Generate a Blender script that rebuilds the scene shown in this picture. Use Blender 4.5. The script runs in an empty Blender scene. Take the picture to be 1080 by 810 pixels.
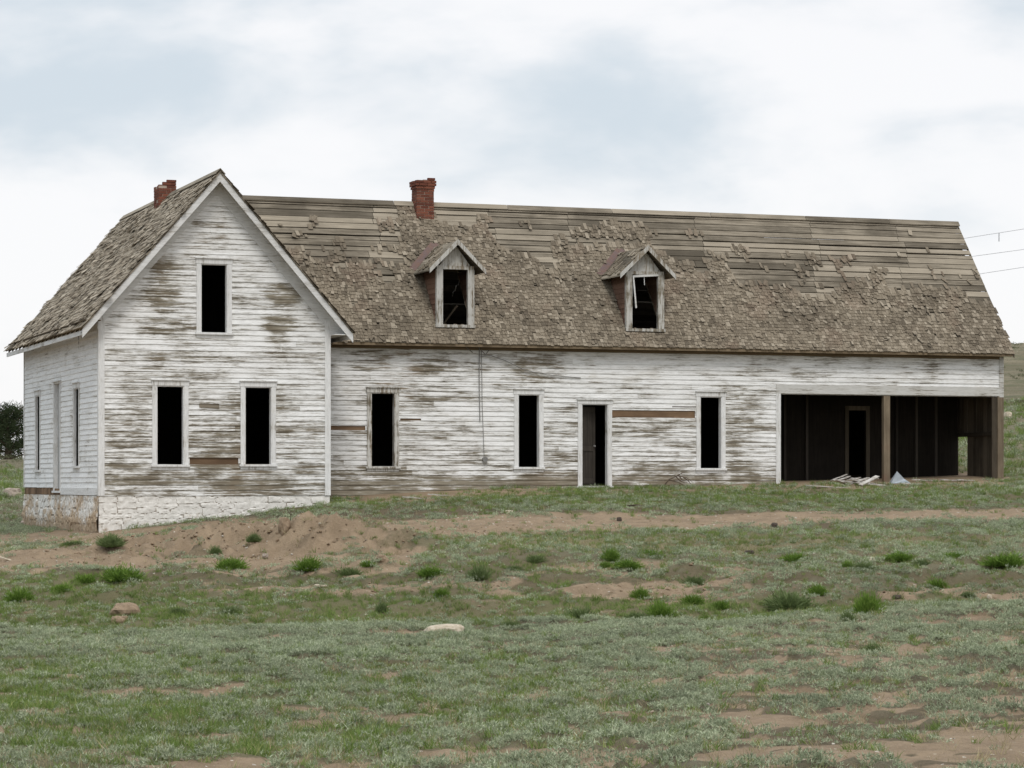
import bpy, math, random
import numpy as np
from mathutils import Vector, Matrix, Euler
random.seed(7); RNG = np.random.default_rng(7)
R = math.radians
scene = bpy.context.scene
COL = scene.collection

# ------------------------------------------------------------------ camera frame
# world: x along the house front, y into the depth, z = 0 at eye level
F, HZ, TH = 2800.0, 510.0, R(19.4)
Z0 = 61.0; X0 = (105-540)/F*Z0
CT, ST = math.cos(TH), math.sin(TH)
def cam2world(X, Z):
    dx, dz = X-X0, Z-Z0
    return dx*CT+dz*ST, -dx*ST+dz*CT
def world2cam(x, y):
    return x*CT-y*ST+X0, x*ST+y*CT+Z0

cam = bpy.data.cameras.new('camera'); camo = bpy.data.objects.new('camera', cam); COL.objects.link(camo)
cx, cy = cam2world(0, 0)
camo.location = (cx, cy, 0); camo.rotation_euler = (R(90), 0, -TH)
cam.sensor_width = 36; cam.lens = F/1080*36; cam.shift_y = (HZ-405)/1080
cam.clip_start = 0.5; cam.clip_end = 12000
scene.camera = camo

# ------------------------------------------------------------------ noise in numpy
def _hash(ix, iy, seed):
    h = (ix.astype(np.int64)*374761393 + iy.astype(np.int64)*668265263 + seed*2147483647) & 0xffffffff
    h = ((h ^ (h >> 13))*1274126177) & 0xffffffff
    h = h ^ (h >> 16)
    return (h & 0xffffff)/float(0xffffff)
def vnoise(x, y, seed=0):
    x = np.asarray(x, float); y = np.asarray(y, float)
    ix = np.floor(x); iy = np.floor(y); fx = x-ix; fy = y-iy
    fx = fx*fx*(3-2*fx); fy = fy*fy*(3-2*fy)
    a = _hash(ix, iy, seed); b = _hash(ix+1, iy, seed); c = _hash(ix, iy+1, seed); d = _hash(ix+1, iy+1, seed)
    return (a*(1-fx)+b*fx)*(1-fy)+(c*(1-fx)+d*fx)*fy
def fbm(x, y, seed=0, oct=4, rough=.5):
    s = 0; a = 1; t = 0
    for i in range(oct):
        s = s+a*vnoise(x*2**i+i*17.3, y*2**i-i*9.1, seed+i*13); t += a; a *= rough
    return s/t
def sm(a, b, x):
    t = np.clip((np.asarray(x, float)-a)/(b-a), 0, 1); return t*t*(3-2*t)

# ------------------------------------------------------------------ terrain
ZR = np.array([0, 16, 30, 38, 40.5, 43, 46, 50.5, 54, 58, 61, 63, 66, 70, 76, 90, 120, 200, 300, 600, 4000.])
XC = np.array([-400, -60, -12.5, -9.3, -4.3, 0, 6, 13, 45, 400.])
TB = np.array([
 [-1.6,-1.75,-1.9,-1.97,-2.2,-2.4,-2.3,-2.0,-1.9,-1.8,-1.7,-1.7,-1.6,-1.4,-1.2,-.4,.9,-1,-5,-12,-30],
 [-1.6,-1.75,-1.9,-1.97,-2.2,-2.4,-2.3,-2.0,-1.9,-1.8,-1.7,-1.7,-1.6,-1.4,-1.2,-.4,.9,-1,-5,-12,-30],
 [-1.6,-1.75,-1.88,-1.97,-2.3,-2.42,-2.25,-1.79,-1.62,-1.46,-1.38,-1.33,-1.27,-1.2,-1.0,-.3,.95,-.5,-5,-12,-30],
 [-1.6,-1.75,-1.88,-1.97,-2.3,-2.45,-2.2,-1.62,-1.46,-1.26,-1.12,-1.06,-1.0,-1.1,-1.0,-.3,.95,0,-4,-12,-30],
 [-1.6,-1.76,-1.92,-2.06,-2.3,-2.45,-2.1,-1.46,-1.16,-.87,-.62,-.47,-.27,-.35,-.5,-.3,.95,2,0,-8,-30],
 [-1.6,-1.76,-1.96,-2.14,-2.3,-2.4,-2.05,-1.45,-1.13,-.76,-.50,-.33,-.12,-.2,-.1,.4,1.5,5,6,0,-30],
 [-1.6,-1.75,-1.81,-1.83,-2.12,-2.35,-2.0,-1.43,-1.11,-.76,-.50,-.35,-.12,.03,.1,.8,2.6,7.5,9,4,-30],
 [-1.6,-1.72,-1.76,-1.76,-2.05,-2.3,-1.95,-1.40,-1.10,-.80,-.60,-.48,-.22,.08,.42,1.6,4.2,9.3,10.5,6,-30],
 [-1.6,-1.72,-1.83,-1.88,-2.1,-2.25,-1.9,-1.38,-1.05,-.7,-.45,-.3,-.1,.2,.7,2.2,5.0,10.5,13,11,-30],
 [-1.6,-1.72,-1.83,-1.88,-2.1,-2.25,-1.9,-1.38,-1.05,-.7,-.45,-.3,-.1,.2,.7,2.2,5.0,10.5,13,11,-30]])
def _pchip_slopes(x, y):
    h = np.diff(x); d = np.diff(y, axis=1)/h
    m = np.zeros_like(y)
    for k in range(1, len(x)-1):
        a, b = d[:, k-1], d[:, k]; w1 = 2*h[k]+h[k-1]; w2 = h[k]+2*h[k-1]
        ok = a*b > 0
        m[:, k] = np.where(ok, (w1+w2)/(w1/np.where(ok, a, 1)+w2/np.where(ok, b, 1)), 0)
    m[:, 0] = d[:, 0]; m[:, -1] = d[:, -1]
    return m
TM = _pchip_slopes(ZR, TB)
def base_h(X, Z):
    Z = np.clip(Z, 0, 3999); X = np.clip(X, -399, 399)
    k = np.clip(np.searchsorted(ZR, Z, side='right')-1, 0, len(ZR)-2)
    h = ZR[k+1]-ZR[k]; t = (Z-ZR[k])/h
    h00 = 2*t**3-3*t**2+1; h10 = t**3-2*t**2+t; h01 = -2*t**3+3*t**2; h11 = t**3-t**2
    def colv(c):
        return h00*TB[c, k]+h10*h*TM[c, k]+h01*TB[c, k+1]+h11*h*TM[c, k+1]
    c = np.clip(np.searchsorted(XC, X, side='right')-1, 0, len(XC)-2)
    u = (X-XC[c])/(XC[c+1]-XC[c]); u = np.where((XC[c+1]-XC[c]) < 30, u, u*u*(3-2*u))
    return colv(c)*(1-u)+colv(c+1)*u
MOUNDS = [(-3.9, 53.1, .8, .8, .52), (-3.05, 52.7, .7, .65, .42), (-5.9, 53.7, .9, .85, .38), (-2.2, 52.3, .7, .6, .26), (-5.0, 53.6, .5, .6, .10),
          (-6.9, 54.6, .9, .7, .16), (-7.9, 55.4, 1.6, .9, .18), (-9.6, 53.4, 1.5, .9, .16), (-7.0, 46.6, .55, .35, .22)]
def gap_house(X, Z):
    x = (X-X0)*CT+(Z-Z0)*ST; y = -(X-X0)*ST+(Z-Z0)*CT
    d = np.maximum(np.maximum(-.3-x, x-25.0), np.maximum(-.3-y, y-11.2))
    return np.clip(d/1.5, 0, 1)
def warp(X, Z):
    return Z+(fbm(X/5.5, Z*0+3.3, 17, 2)-.5)*7.0*sm(28, 37, Z)*sm(48.5, 42, Z)
def H(X, Z):
    X = np.asarray(X, float); Z = np.asarray(Z, float)
    h = base_h(X, warp(X, Z)) + (fbm(X/2.2, Z/2.6, 19, 3)-.5)*.26*sm(26, 35, Z)*sm(44, 39, Z)
    near = sm(100, 60, Z)
    h = h+gap_house(X, Z)*near*((fbm(X/3.2, Z/3.2, 3, 3)-.5)*.16+(fbm(X/.7, Z/.7, 5, 3)-.5)*.10)
    h = h+(1-near)*(fbm(X/25, Z/25, 8, 4)-.5)*np.clip((Z-60)*.02, 0, 2.2)
    for (mx, mz, rx, rz, hh) in MOUNDS:
        d = ((X-mx)/rx)**2+((Z-mz)/rz)**2
        h = h+hh*np.exp(-d*1.3)*(.75+.5*fbm(X/.35, Z/.35, 21, 4))
    # broken rough soil of the dug mounds
    h = h+np.exp(-(((X+4.6)/3.6)**4+((Z-53.2)/1.7)**4))*(fbm(X/.34, Z/.5, 37, 3, .6)-.5)*.42
    s = np.exp(-(((X+5.0)/4.2)**4+((Z-53.4)/2.3)**4)*1.0)
    h = h+s*((fbm(X/.75, Z/.55, 31, 5, .68)-.5)*.85+(np.abs(fbm(X/.55, Z/.5, 33, 5, .7)-.5)*-1.6+.1)*.5)
    # cut bank faces: little eroded steps on the far bank of the ditch
    b = sm(44, 46, Z)*sm(51, 49, Z)
    h = h+b*(fbm(X/1.1, Z/.8, 41, 5, .62)-.5)*.42
    return h
def UV(X, Z, h):
    return 540+F*X/Z, HZ-F*h/Z
def ell(u, v, cu, cv, ru, rv):
    return np.exp(-(((u-cu)/ru)**2+((v-cv)/rv)**2))
def cover(X, Z, h):
    """ground cover at a ground point: fractions of soil, sage, grass and straw"""
    u, v = UV(X, Z, h); v0 = 510-F*base_h(X, Z)/Z      # v0: row without the small relief
    n1 = fbm(X/1.5, Z/.9, 51, 4); n2 = fbm(X/.42, Z/.30, 61, 3); n3 = fbm(X/4, Z/3, 71, 3)
    Zw = warp(X, Z)+(n1-.5)*2.5
    fore = sm(39.5, 36.5, Zw)
    bank = sm(41.5, 44.5, Zw)*sm(50.8, 49.5, Z)
    ditch = sm(36.5, 39, Zw)*sm(46.5, 44, Zw)
    terr = sm(49.5, 51, Z)
    far = sm(74, 90, Z)
    # soil
    soil = np.zeros_like(u)
    dirtleft = sm(480, 420, u)*sm(48.6, 50.6, Z+(n1-.5)*3)*sm(62, 58, Z-(300-u)*.02)
    dirtleft = dirtleft*np.clip(1.15-.7*sm(.58, .7, n1), 0, 1)
    rc = np.interp(u, [-300, 400, 600, 740, 900, 1080, 1500], [562, 560, 552, 549, 545, 541, 538])
    rw = np.interp(u, [-300, 400, 600, 740, 900, 1080], [12, 12, 10, 7.5, 6.5, 6])
    road = np.exp(-(np.abs(v0-rc)/rw)**3)*sm(-50, 60, u-300)*terr*sm(95, 75, Z)
    road = np.clip(road*1.5-.9*sm(.45, .7, n1)*np.clip((u-500)/500, .2, .8), 0, 1)
    wallx, wally = cam2world(X, Z)
    yard = np.exp(-np.clip((1.7-wally)/3.0, 0, 9)**2)*sm(5.0, 6.5, wallx)*sm(26, 24.5, wallx)*np.clip(1.2-.8*sm(.52, .65, n1), 0, 1)
    inside = ((wallx > -.1) & (wallx < 24.8) & (wally > 1.6) & (wally < 11)).astype(float)
    soil = np.maximum.reduce([dirtleft, road, yard, inside])
    banksoil = bank*sm(.43, .56, n1*.6+n2*.4)*np.clip(.15+.95*np.maximum(ell(u, v, 650, 615, 150, 30), np.maximum(ell(u, v, 1000, 640, 120, 22), ell(u, v, 330, 612, 160, 16))), 0, 1)
    foresoil = fore*sm(.50, .57, n1*.5+n2*.5+.07*ell(u, v, 960, 760, 260, 60)+.05*ell(u, v, 900, 690, 110, 20)-.06*ell(u, v, 200, 720, 260, 60)-.0)
    soil = np.clip(np.maximum(soil, np.maximum(banksoil, foresoil)), 0, 1)
    green = np.clip(fore*np.clip(.95*ell(u, v, 60, 735, 190, 42)+.75*ell(u, v, 250, 790, 330, 45)+.5*ell(u, v, 520, 730, 160, 40)+.25*sm(.5, .7, n3), 0, 1)
        + ditch*.85 + bank*(.34+.45*ell(u, v, 700, 648, 330, 16)+.5*ell(u, v, 150, 650, 200, 22)+.35*ell(u, v, 250, 635, 260, 20)+.4*sm(.45, .6, n3))
        + terr*(.35*ell(u, v0, 700, 580, 500, 10)+.5*ell(u, v0, 700, 568, 450, 9)+.6*sm(525, 515, v0-.5*(8))+.7*ell(u, v0, 600, 530, 700, 9)+.2*sm(.5, .65, n1)), 0, 1)
    straw = np.clip(terr*.5*ell(u, v0, 900, 580, 600, 12)+fore*(.5*ell(u, v, 300, 790, 300, 40)*sm(.4, .6, n2)+.12)+terr*(.7*ell(u, v0, 820, 574, 500, 7))+ditch*.35*sm(.45, .6, n1)+bank*.2*sm(.5, .6, n2), 0, 1)
    n4 = fbm(X/.24, Z/.20, 65, 2); mats = sm(.468, .508, n2*.5+n1*.32+n4*.18)
    sage = np.clip((fore*.95+bank*.95+terr*.7+ditch*.1)*mats*(1-.8*green), 0, 1)*(1-soil)
    green = green*(1-soil*.95)
    return soil, sage, green, straw, mats, far, inside

def at(u, v, zmin=14.0, zmax=260):
    """the ground point seen at a spot of the photograph"""
    zs = np.arange(zmin, zmax, .05); Xs = (u-540)/F*zs
    g = H(Xs, zs); r = (HZ-v)/F*zs
    i = int(np.argmax(g >= r)); return Xs[i], zs[i], float(g[i])

# ------------------------------------------------------------------ mesh builder
class MB:
    def __init__(s): s.v = []; s.f = []; s.r = []
    def quadbox(s, P, faces=None, rnd=None):
        """8 points: 0-3 back/bottom ring, 4-7 front ring in the same order"""
        b = len(s.v); s.v.extend(P)
        for q in (faces or ((3,2,1,0),(4,5,6,7),(0,1,5,4),(1,2,6,5),(2,3,7,6),(3,0,4,7))):
            s.f.append(tuple(b+i for i in q)); s.r.append(random.random() if rnd is None else rnd)
    def box(s, x0, x1, y0, y1, z0, z1, rnd=None):
        if rnd is None: rnd = random.random()
        s.quadbox([(x0,y0,z0),(x1,y0,z0),(x1,y1,z0),(x0,y1,z0),(x0,y0,z1),(x1,y0,z1),(x1,y1,z1),(x0,y1,z1)], rnd=rnd)
    def poly(s, P, rnd=0.5):
        b = len(s.v); s.v.extend(P); s.f.append(tuple(range(b, b+len(P)))); s.r.append(rnd)
    def bar(s, a, b, w, h, up=(0,0,1), rnd=None):
        a = Vector(a); b = Vector(b); d = (b-a).normalized(); up = Vector(up)
        sd = d.cross(up).normalized()*w/2; u2 = sd.cross(d).normalized()*h/2
        if rnd is None: rnd = random.random()
        P = [a-sd-u2, a+sd-u2, a+sd+u2, a-sd+u2, b-sd-u2, b+sd-u2, b+sd+u2, b-sd+u2]
        s.quadbox([tuple(p) for p in P], rnd=rnd)
    def tube(s, pts, rads, n=7, rnd=.5, cap=True):
        pts = [Vector(p) for p in pts]; rings = []
        for i, p in enumerate(pts):
            d = (pts[min(i+1, len(pts)-1)]-pts[max(i-1, 0)]).normalized()
            a = d.orthogonal().normalized() if i == 0 else (a-d*a.dot(d)).normalized()
            c = d.cross(a); b = len(s.v)
            r = rads[i] if hasattr(rads, '__len__') else rads
            for k in range(n):
                t = 2*math.pi*k/n; s.v.append(tuple(p+(a*math.cos(t)+c*math.sin(t))*r))
            rings.append(b)
        for i in range(len(rings)-1):
            for k in range(n):
                s.f.append((rings[i]+k, rings[i]+(k+1)%n, rings[i+1]+(k+1)%n, rings[i+1]+k)); s.r.append(rnd)
        if cap:
            s.f.append(tuple(rings[0]+k for k in range(n))[::-1]); s.r.append(rnd)
            s.f.append(tuple(rings[-1]+k for k in range(n))); s.r.append(rnd)
    def mesh(s, name, mat, smooth=False):
        me = bpy.data.meshes.new(name); me.from_pydata([tuple(p) for p in s.v], [], s.f)
        at_ = me.attributes.new('rnd', 'FLOAT', 'FACE'); at_.data.foreach_set('value', np.array(s.r, dtype=np.float32))
        if smooth: me.polygons.foreach_set('use_smooth', [True]*len(me.polygons))
        if mat: me.materials.append(mat)
        me.update(); return me
    def build(s, name, mat, parent=None, label=None, smooth=False):
        o = bpy.data.objects.new(name, s.mesh(name, mat, smooth)); COL.objects.link(o)
        if parent:
            o.parent = parent; root = parent
            loc = Vector((0, 0, 0)); p = parent
            while p: loc += p.location; p = p.parent
            if parent.type == 'EMPTY': o.location = -loc
        if label: o['label'] = label
        return o
def tag(o, label=None, cat=None, group=None, kind=None):
    if label: o['label'] = label
    if cat: o['category'] = cat
    if group: o['group'] = group
    if kind: o['kind'] = kind
    return o

# ------------------------------------------------------------------ materials
class NT:
    def __init__(s, name):
        s.m = bpy.data.materials.new(name); s.m.use_nodes = True; s.t = s.m.node_tree; s.n = s.t.nodes; s.l = s.t.links
        s.b = s.n['Principled BSDF']; s.b.inputs['Specular IOR Level'].default_value = .15; s.b.inputs['Roughness'].default_value = .9
    def node(s, ty, **kw):
        n = s.n.new(ty)
        for k, v in kw.items(): setattr(n, k, v)
        return n
    def put(s, sock, v):
        if isinstance(v, bpy.types.NodeSocket): s.l.new(v, sock)
        elif isinstance(v, (tuple, list)) and len(v) == 3 and sock.type == 'RGBA': sock.default_value = (*v, 1)
        else: sock.default_value = v
    def pos(s, scale=(1,1,1), src='geo', rot=(0,0,0)):
        if src == 'geo': c = s.node('ShaderNodeNewGeometry').outputs['Position']
        else: c = s.node('ShaderNodeTexCoord').outputs['Object']
        m = s.node('ShaderNodeMapping'); s.l.new(c, m.inputs[0]); m.inputs['Scale'].default_value = scale; m.inputs['Rotation'].default_value = rot
        return m.outputs[0]
    def noise(s, vec, scale=1, detail=4, rough=.55, dist=0, color=False):
        n = s.node('ShaderNodeTexNoise'); s.l.new(vec, n.inputs['Vector']); n.inputs['Scale'].default_value = scale
        n.inputs['Detail'].default_value = detail; n.inputs['Roughness'].default_value = rough; n.inputs['Distortion'].default_value = dist
        return n.outputs['Color' if color else 'Fac']
    def attr(s, name, ty='GEOMETRY', out='Fac'):
        n = s.node('ShaderNodeAttribute'); n.attribute_name = name; n.attribute_type = ty; return n.outputs[out]
    def math(s, op, a, b=0.0, c=None):
        n = s.node('ShaderNodeMath', operation=op); s.put(n.inputs[0], a); s.put(n.inputs[1], b)
        if c is not None: s.put(n.inputs[2], c)
        return n.outputs[0]
    def add(s, *a):
        r = a[0]
        for b in a[1:]: r = s.math('ADD', r, b)
        return r
    def mul(s, a, b): return s.math('MULTIPLY', a, b)
    def ss(s, x, lo, hi, a=0.0, b=1.0):
        n = s.node('ShaderNodeMapRange', interpolation_type='SMOOTHSTEP'); s.put(n.inputs[0], x); n.inputs[1].default_value = lo
        n.inputs[2].default_value = hi; n.inputs[3].default_value = a; n.inputs[4].default_value = b; return n.outputs[0]
    def mix(s, f, a, b, bt='MIX'):
        n = s.node('ShaderNodeMix', data_type='RGBA', blend_type=bt); s.put(n.inputs[0], f); s.put(n.inputs[6], a); s.put(n.inputs[7], b); return n.outputs[2]
    def bump(s, h, strength=.3, dist=.01):
        n = s.node('ShaderNodeBump'); n.inputs['Strength'].default_value = strength; n.inputs['Distance'].default_value = dist
        s.put(n.inputs['Height'], h); s.l.new(n.outputs[0], s.b.inputs['Normal'])
    def out(s, col, rough=None):
        s.put(s.b.inputs['Base Color'], col)
        if rough is not None: s.b.inputs['Roughness'].default_value = rough
        return s.m

def paint_mat(name, bias=0.0, white=(.86,.86,.85), grain='h', lowz=None, patches=()):
    t = NT(name)
    P = t.pos()
    big = t.noise(P, .45, 3, .6)
    mid = t.noise(t.pos((1,1,2.2)), 1.3, 4, .6)
    sc = (1.1,1.1,21) if grain == 'h' else (15,15,1.5)
    st = t.noise(t.pos(sc), 1.0, 6, .68, .3)
    sc2 = (7,7,60) if grain == 'h' else (60,60,7)
    fine = t.noise(t.pos(sc2), 1.0, 4, .7)
    rnd = t.attr('rnd')
    x = t.add(t.mul(big, .30), t.mul(mid, .45), t.mul(st, .95), t.mul(fine, .40), t.mul(rnd, .10), -1.150+bias)
    sep = None
    if lowz:
        sep = t.node('ShaderNodeSeparateXYZ'); t.l.new(P, sep.inputs[0])
        x = t.add(x, t.ss(sep.outputs[2], lowz[0], lowz[1], lowz[2], 0))
    for (cx_, cz_, rx_, rz_, am) in patches:
        if sep is None:
            sep = t.node('ShaderNodeSeparateXYZ'); t.l.new(P, sep.inputs[0])
        dx = t.math('POWER', t.math('ABSOLUTE', t.mul(t.add(sep.outputs[0], -cx_), 1/rx_)), 2.0)
        dz = t.math('POWER', t.math('ABSOLUTE', t.mul(t.add(sep.outputs[2], -cz_), 1/rz_)), 2.0)
        x = t.add(x, t.ss(t.add(dx, dz), 0.0, 1.4, am, 0))
    wear = t.ss(x, -.06, .13)
    wood = t.mix(t.ss(t.add(t.mul(st, .6), t.mul(mid, .4)), .38, .62), (.29,.262,.205), (.145,.122,.088))
    wood = t.mix(t.ss(big, .55, .75), wood, (.21,.165,.115))
    pw = t.mix(t.ss(t.add(t.mul(fine, .6), t.mul(st, .4)), .35, .7), white, tuple(c*.72 for c in white))
    pw = t.mix(t.ss(mid, .5, .75, 0, .35), pw, (.5,.46,.38))
    pw = t.mix(t.mul(rnd, .18), pw, (.45,.44,.41))
    pw = t.mix(t.ss(x, -.20, .04, 0, .5), pw, (.50,.485,.45))
    c = t.mix(wear, pw, wood)
    t.bump(t.add(t.mul(wear, -.7), t.mul(fine, .6)), .5, .006)
    return t.out(c)

def wood_mat(name, a, b, axis='x', pale=None, red=0, scale=1.0, coord='geo'):
    t = NT(name)
    k = {'x': (1.2, 22, 22), 'y': (22, 1.2, 22), 'z': (22, 22, 1.2)}[axis]
    k = tuple(c*scale for c in k)
    g = t.noise(t.pos(k, coord), 1, 6, .7, .4); l = t.noise(t.pos((1,1,1), coord), 1.1, 4, .6); rnd = t.attr('rnd')
    c = t.mix(t.ss(g, .3, .7), a, b)
    c = t.mix(t.mul(t.ss(l, .35, .7), .6), c, tuple(x*.62 for x in a))
    c = t.mix(t.ss(rnd, .45, 1.0, 0, .45), c, pale or tuple(min(1, x*1.45) for x in b))
    c = t.mix(t.ss(rnd, .35, 0, 0, .65), c, tuple(x*.5 for x in a))
    if red: c = t.mix(t.ss(t.noise(t.pos((1,1,1), coord), .8, 3, .6), .52, .68, 0, red), c, (.19,.085,.06))
    t.bump(g, .5, .006)
    return t.out(c)

M = {}
M['siding_front'] = paint_mat('peeling_white_clapboard', .0, lowz=(-.3, 1.3, .08),
    patches=[(4.35, 4.45, .55, .28, .22), (4.25, 3.75, .5, .25, .22), (4.25, 3.35, .35, .2, .18), (2.0, 3.55, 1.3, .35, .10), (2.8, 1.3, .9, 1.0, .10), (2.6, .1, 2.6, .45, .03), (2.7,6.0,2.2,1.1,-.06), (.6,1.0,.9,1.4,.08), (1.55,4.6,.5,.7,.12)])
M['siding_wing'] = paint_mat('peeling_white_clapboard_long_wall', -.02, lowz=(-.35, .75, .27),
    patches=[(8.6, 2.8, .7, .4, .14), (8.9, 2.2, 1.0, .25, .10), (7.0, 3.0, .6, .3, .14), (11.2, 2.8, .9, .4, .14), (14.5,1.0,1.8,.9,.06), (17.0,1.3,.7,1.3,.12), (14.0,3.0,4,.5,-.04), (19.2,3.1,5,.4,-.02), (12.0,1.2,.8,1.2,.08), (6.6,1.6,.6,1.3,-.04), (9.2,1.0,1.4,.6,.05)])
M['siding_side'] = paint_mat('white_clapboard_side', -.15, white=(.90,.90,.89))
M['trim'] = paint_mat('worn_white_trim', -.13, white=(.76,.76,.75), grain='v')
M['trim_h'] = paint_mat('worn_white_trim_flat', -.11, white=(.78,.78,.77), grain='h')
M['trim_bad'] = paint_mat('grey_bare_trim', .0, white=(.6,.59,.56), grain='v')
M['dormer_trim'] = paint_mat('weathered_dormer_trim', .03, white=(.50,.49,.46), grain='v')
M['header'] = paint_mat('greyed_white_header', -.02, white=(.58,.575,.55), grain='h')
M['rake'] = paint_mat('rake_trim', -.12, white=(.72,.72,.71), grain='h')
M['bare_brown'] = wood_mat('bare_brown_sheathing', (.15,.095,.058), (.235,.155,.095), 'x', red=.0)
M['skirt'] = wood_mat('weathered_skirt_board', (.10,.075,.052), (.17,.13,.09), 'x')
M['deck_x'] = wood_mat('roof_board_grey', (.105,.088,.064), (.285,.247,.192), 'x')
M['deck_y'] = wood_mat('roof_board_grey_side', (.105,.088,.064), (.285,.247,.192), 'y')
M['shingle'] = wood_mat('weathered_wood_shingle', (.132,.107,.077), (.24,.202,.15), 'z', pale=(.42,.365,.285), red=.10, scale=.8)
M['fascia'] = wood_mat('brown_fascia_wood', (.11,.082,.052), (.19,.145,.095), 'x')
M['post'] = wood_mat('bare_grey_brown_post', (.13,.10,.068), (.23,.185,.13), 'z', red=.3)
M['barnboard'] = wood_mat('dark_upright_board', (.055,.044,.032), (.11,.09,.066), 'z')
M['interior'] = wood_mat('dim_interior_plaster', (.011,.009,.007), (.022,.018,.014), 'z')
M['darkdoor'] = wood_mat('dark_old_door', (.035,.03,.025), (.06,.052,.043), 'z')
M['inner_trim'] = wood_mat('inner_door_trim', (.085,.07,.05), (.14,.12,.09), 'z')
M['red_side'] = wood_mat('reddish_dormer_board', (.13,.075,.052), (.20,.125,.09), 'x', red=.35)
M['greydoor'] = wood_mat('greyed_door', (.26,.26,.25), (.38,.38,.37), 'z')

def brick_mat():
    t = NT('old_red_brick'); rnd = t.attr('rnd'); n = t.noise(t.pos(), 9, 5, .65)
    c = t.mix(rnd, (.105,.038,.026), (.215,.082,.052)); c = t.mix(t.ss(n, .5, .75, 0, .7), c, (.12,.045,.035))
    t.bump(n, .6, .008); return t.out(c)
def mortar_mat():
    t = NT('pale_mortar'); n = t.noise(t.pos(), 12, 4, .6); t.bump(n, .5, .01); return t.out(t.mix(n, (.30,.22,.17), (.42,.36,.30)))
def stone_mat(name, bias):
    t = NT(name); rnd = t.attr('rnd'); P = t.pos(); a = t.noise(t.pos((1,1,2)), 1.6, 5, .65); b = t.noise(P, 9, 5, .7); g = t.noise(P, .7, 2, .5)
    sep = t.node('ShaderNodeSeparateXYZ'); t.l.new(P, sep.inputs[0])
    low = t.ss(sep.outputs[2], -1.15, -.45, .16, 0)
    c = t.mix(t.ss(b, .3, .7), (.74,.72,.68), (.60,.58,.54))
    tan = t.mix(t.ss(b, .3, .7), (.52,.41,.29), (.33,.24,.16))
    c = t.mix(t.ss(t.add(t.mul(a, .6), t.mul(b, .35), t.mul(g, .35), t.mul(rnd, .05), low, bias-.83), -.07, .12), c, tan)
    c = t.mix(t.ss(rnd, .20, .04, 0, .75), c, (.20,.155,.11))
    t.bump(t.add(b, a), .6, .02); return t.out(c)
M['brick'] = brick_mat(); M['mortar'] = mortar_mat()
M['stone_front'] = stone_mat('whitewashed_stone', -.04); M['stone_side'] = stone_mat('stained_whitewashed_stone', .15)
def plain(name, col, col2=None, scale=8, rough=.85, met=0):
    t = NT(name); n = t.noise(t.pos((1,1,1), 'obj'), scale, 4, .6); t.b.inputs['Metallic'].default_value = met
    t.bump(n, .4, .01); return t.out(t.mix(t.ss(n, .3, .7), col, col2 or tuple(c*.7 for c in col)), rough)
M['metal_purple'] = plain('rusty_purplish_flashing', (.125,.09,.088), (.145,.09,.07), 6, .6)
M['cable'] = plain('grey_cable', (.24,.235,.225)); M['wire'] = plain('dark_wire', (.42,.43,.45))
M['rock_white'] = plain('pale_limestone', (.50,.44,.35), (.36,.30,.22), 5)
M['rock_brown'] = plain('brown_boulder', (.27,.20,.135), (.19,.14,.095), 4)
M['rock_grey'] = plain('grey_field_stone', (.36,.31,.26), (.26,.21,.17), 6)
M['clod'] = plain('dark_clod', (.05,.04,.033), (.09,.07,.055), 10)
M['plank'] = plain('pale_broken_board', (.55,.53,.50), (.36,.33,.29), 7)
M['tarp'] = plain('blue_grey_sheet', (.36,.40,.43), (.24,.27,.30), 3, .6)
M['deadwood'] = plain('dark_dead_branch', (.075,.055,.04), (.12,.095,.07), 9)
M['bark'] = plain('juniper_bark', (.11,.08,.06), (.17,.13,.10), 9)

def leaf_mat(name, a, b, tip=None):
    t = NT(name); rnd = t.attr('rnd'); ti = t.attr('tint', 'INSTANCER')
    c = t.mix(rnd, a, b)
    if tip: c = t.mix(t.ss(rnd, .75, 1.0, 0, .7), c, tip)
    hs = t.node('ShaderNodeHueSaturation'); t.put(hs.inputs['Color'], c)
    t.put(hs.inputs['Value'], t.math('MULTIPLY_ADD', ti, .5, .78)); 
    tr = t.node('ShaderNodeBsdfTranslucent'); t.l.new(hs.outputs[0], tr.inputs[0])
    mx = t.node('ShaderNodeMixShader'); mx.inputs[0].default_value = .22
    t.l.new(t.b.outputs[0], mx.inputs[1]); t.l.new(tr.outputs[0], mx.inputs[2]); t.l.new(mx.outputs[0], t.n['Material Output'].inputs[0])
    return t.out(hs.outputs[0], .8)
def obj_leaf_mat(name, a, b, tip):
    t = NT(name); rnd = t.attr('rnd'); oi = t.node('ShaderNodeObjectInfo').outputs['Random']
    c = t.mix(rnd, a, b); c = t.mix(t.ss(rnd, .75, 1.0, 0, .7), c, tip)
    c = t.mix(t.mul(oi, .4), c, tuple(x*.7 for x in a))
    tr = t.node('ShaderNodeBsdfTranslucent'); t.l.new(c, tr.inputs[0])
    mx = t.node('ShaderNodeMixShader'); mx.inputs[0].default_value = .25
    t.l.new(t.b.outputs[0], mx.inputs[1]); t.l.new(tr.outputs[0], mx.inputs[2]); t.l.new(mx.outputs[0], t.n['Material Output'].inputs[0])
    return t.out(c, .8)
M['sage'] = leaf_mat('fringed_sage_leaf', (.175,.215,.13), (.41,.45,.30), (.53,.565,.41))
M['grass'] = leaf_mat('green_grass_blade', (.10,.165,.036), (.175,.235,.065), (.28,.29,.12))
M['straw'] = leaf_mat('dry_grass_blade', (.28,.23,.13), (.36,.31,.19))
M['bush_green'] = obj_leaf_mat('bright_green_shrub_leaf', (.08,.15,.022), (.17,.27,.045), (.28,.38,.09))
M['bush_dark'] = obj_leaf_mat('dull_green_shrub_leaf', (.10,.145,.05), (.165,.215,.085), (.24,.27,.14))
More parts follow.
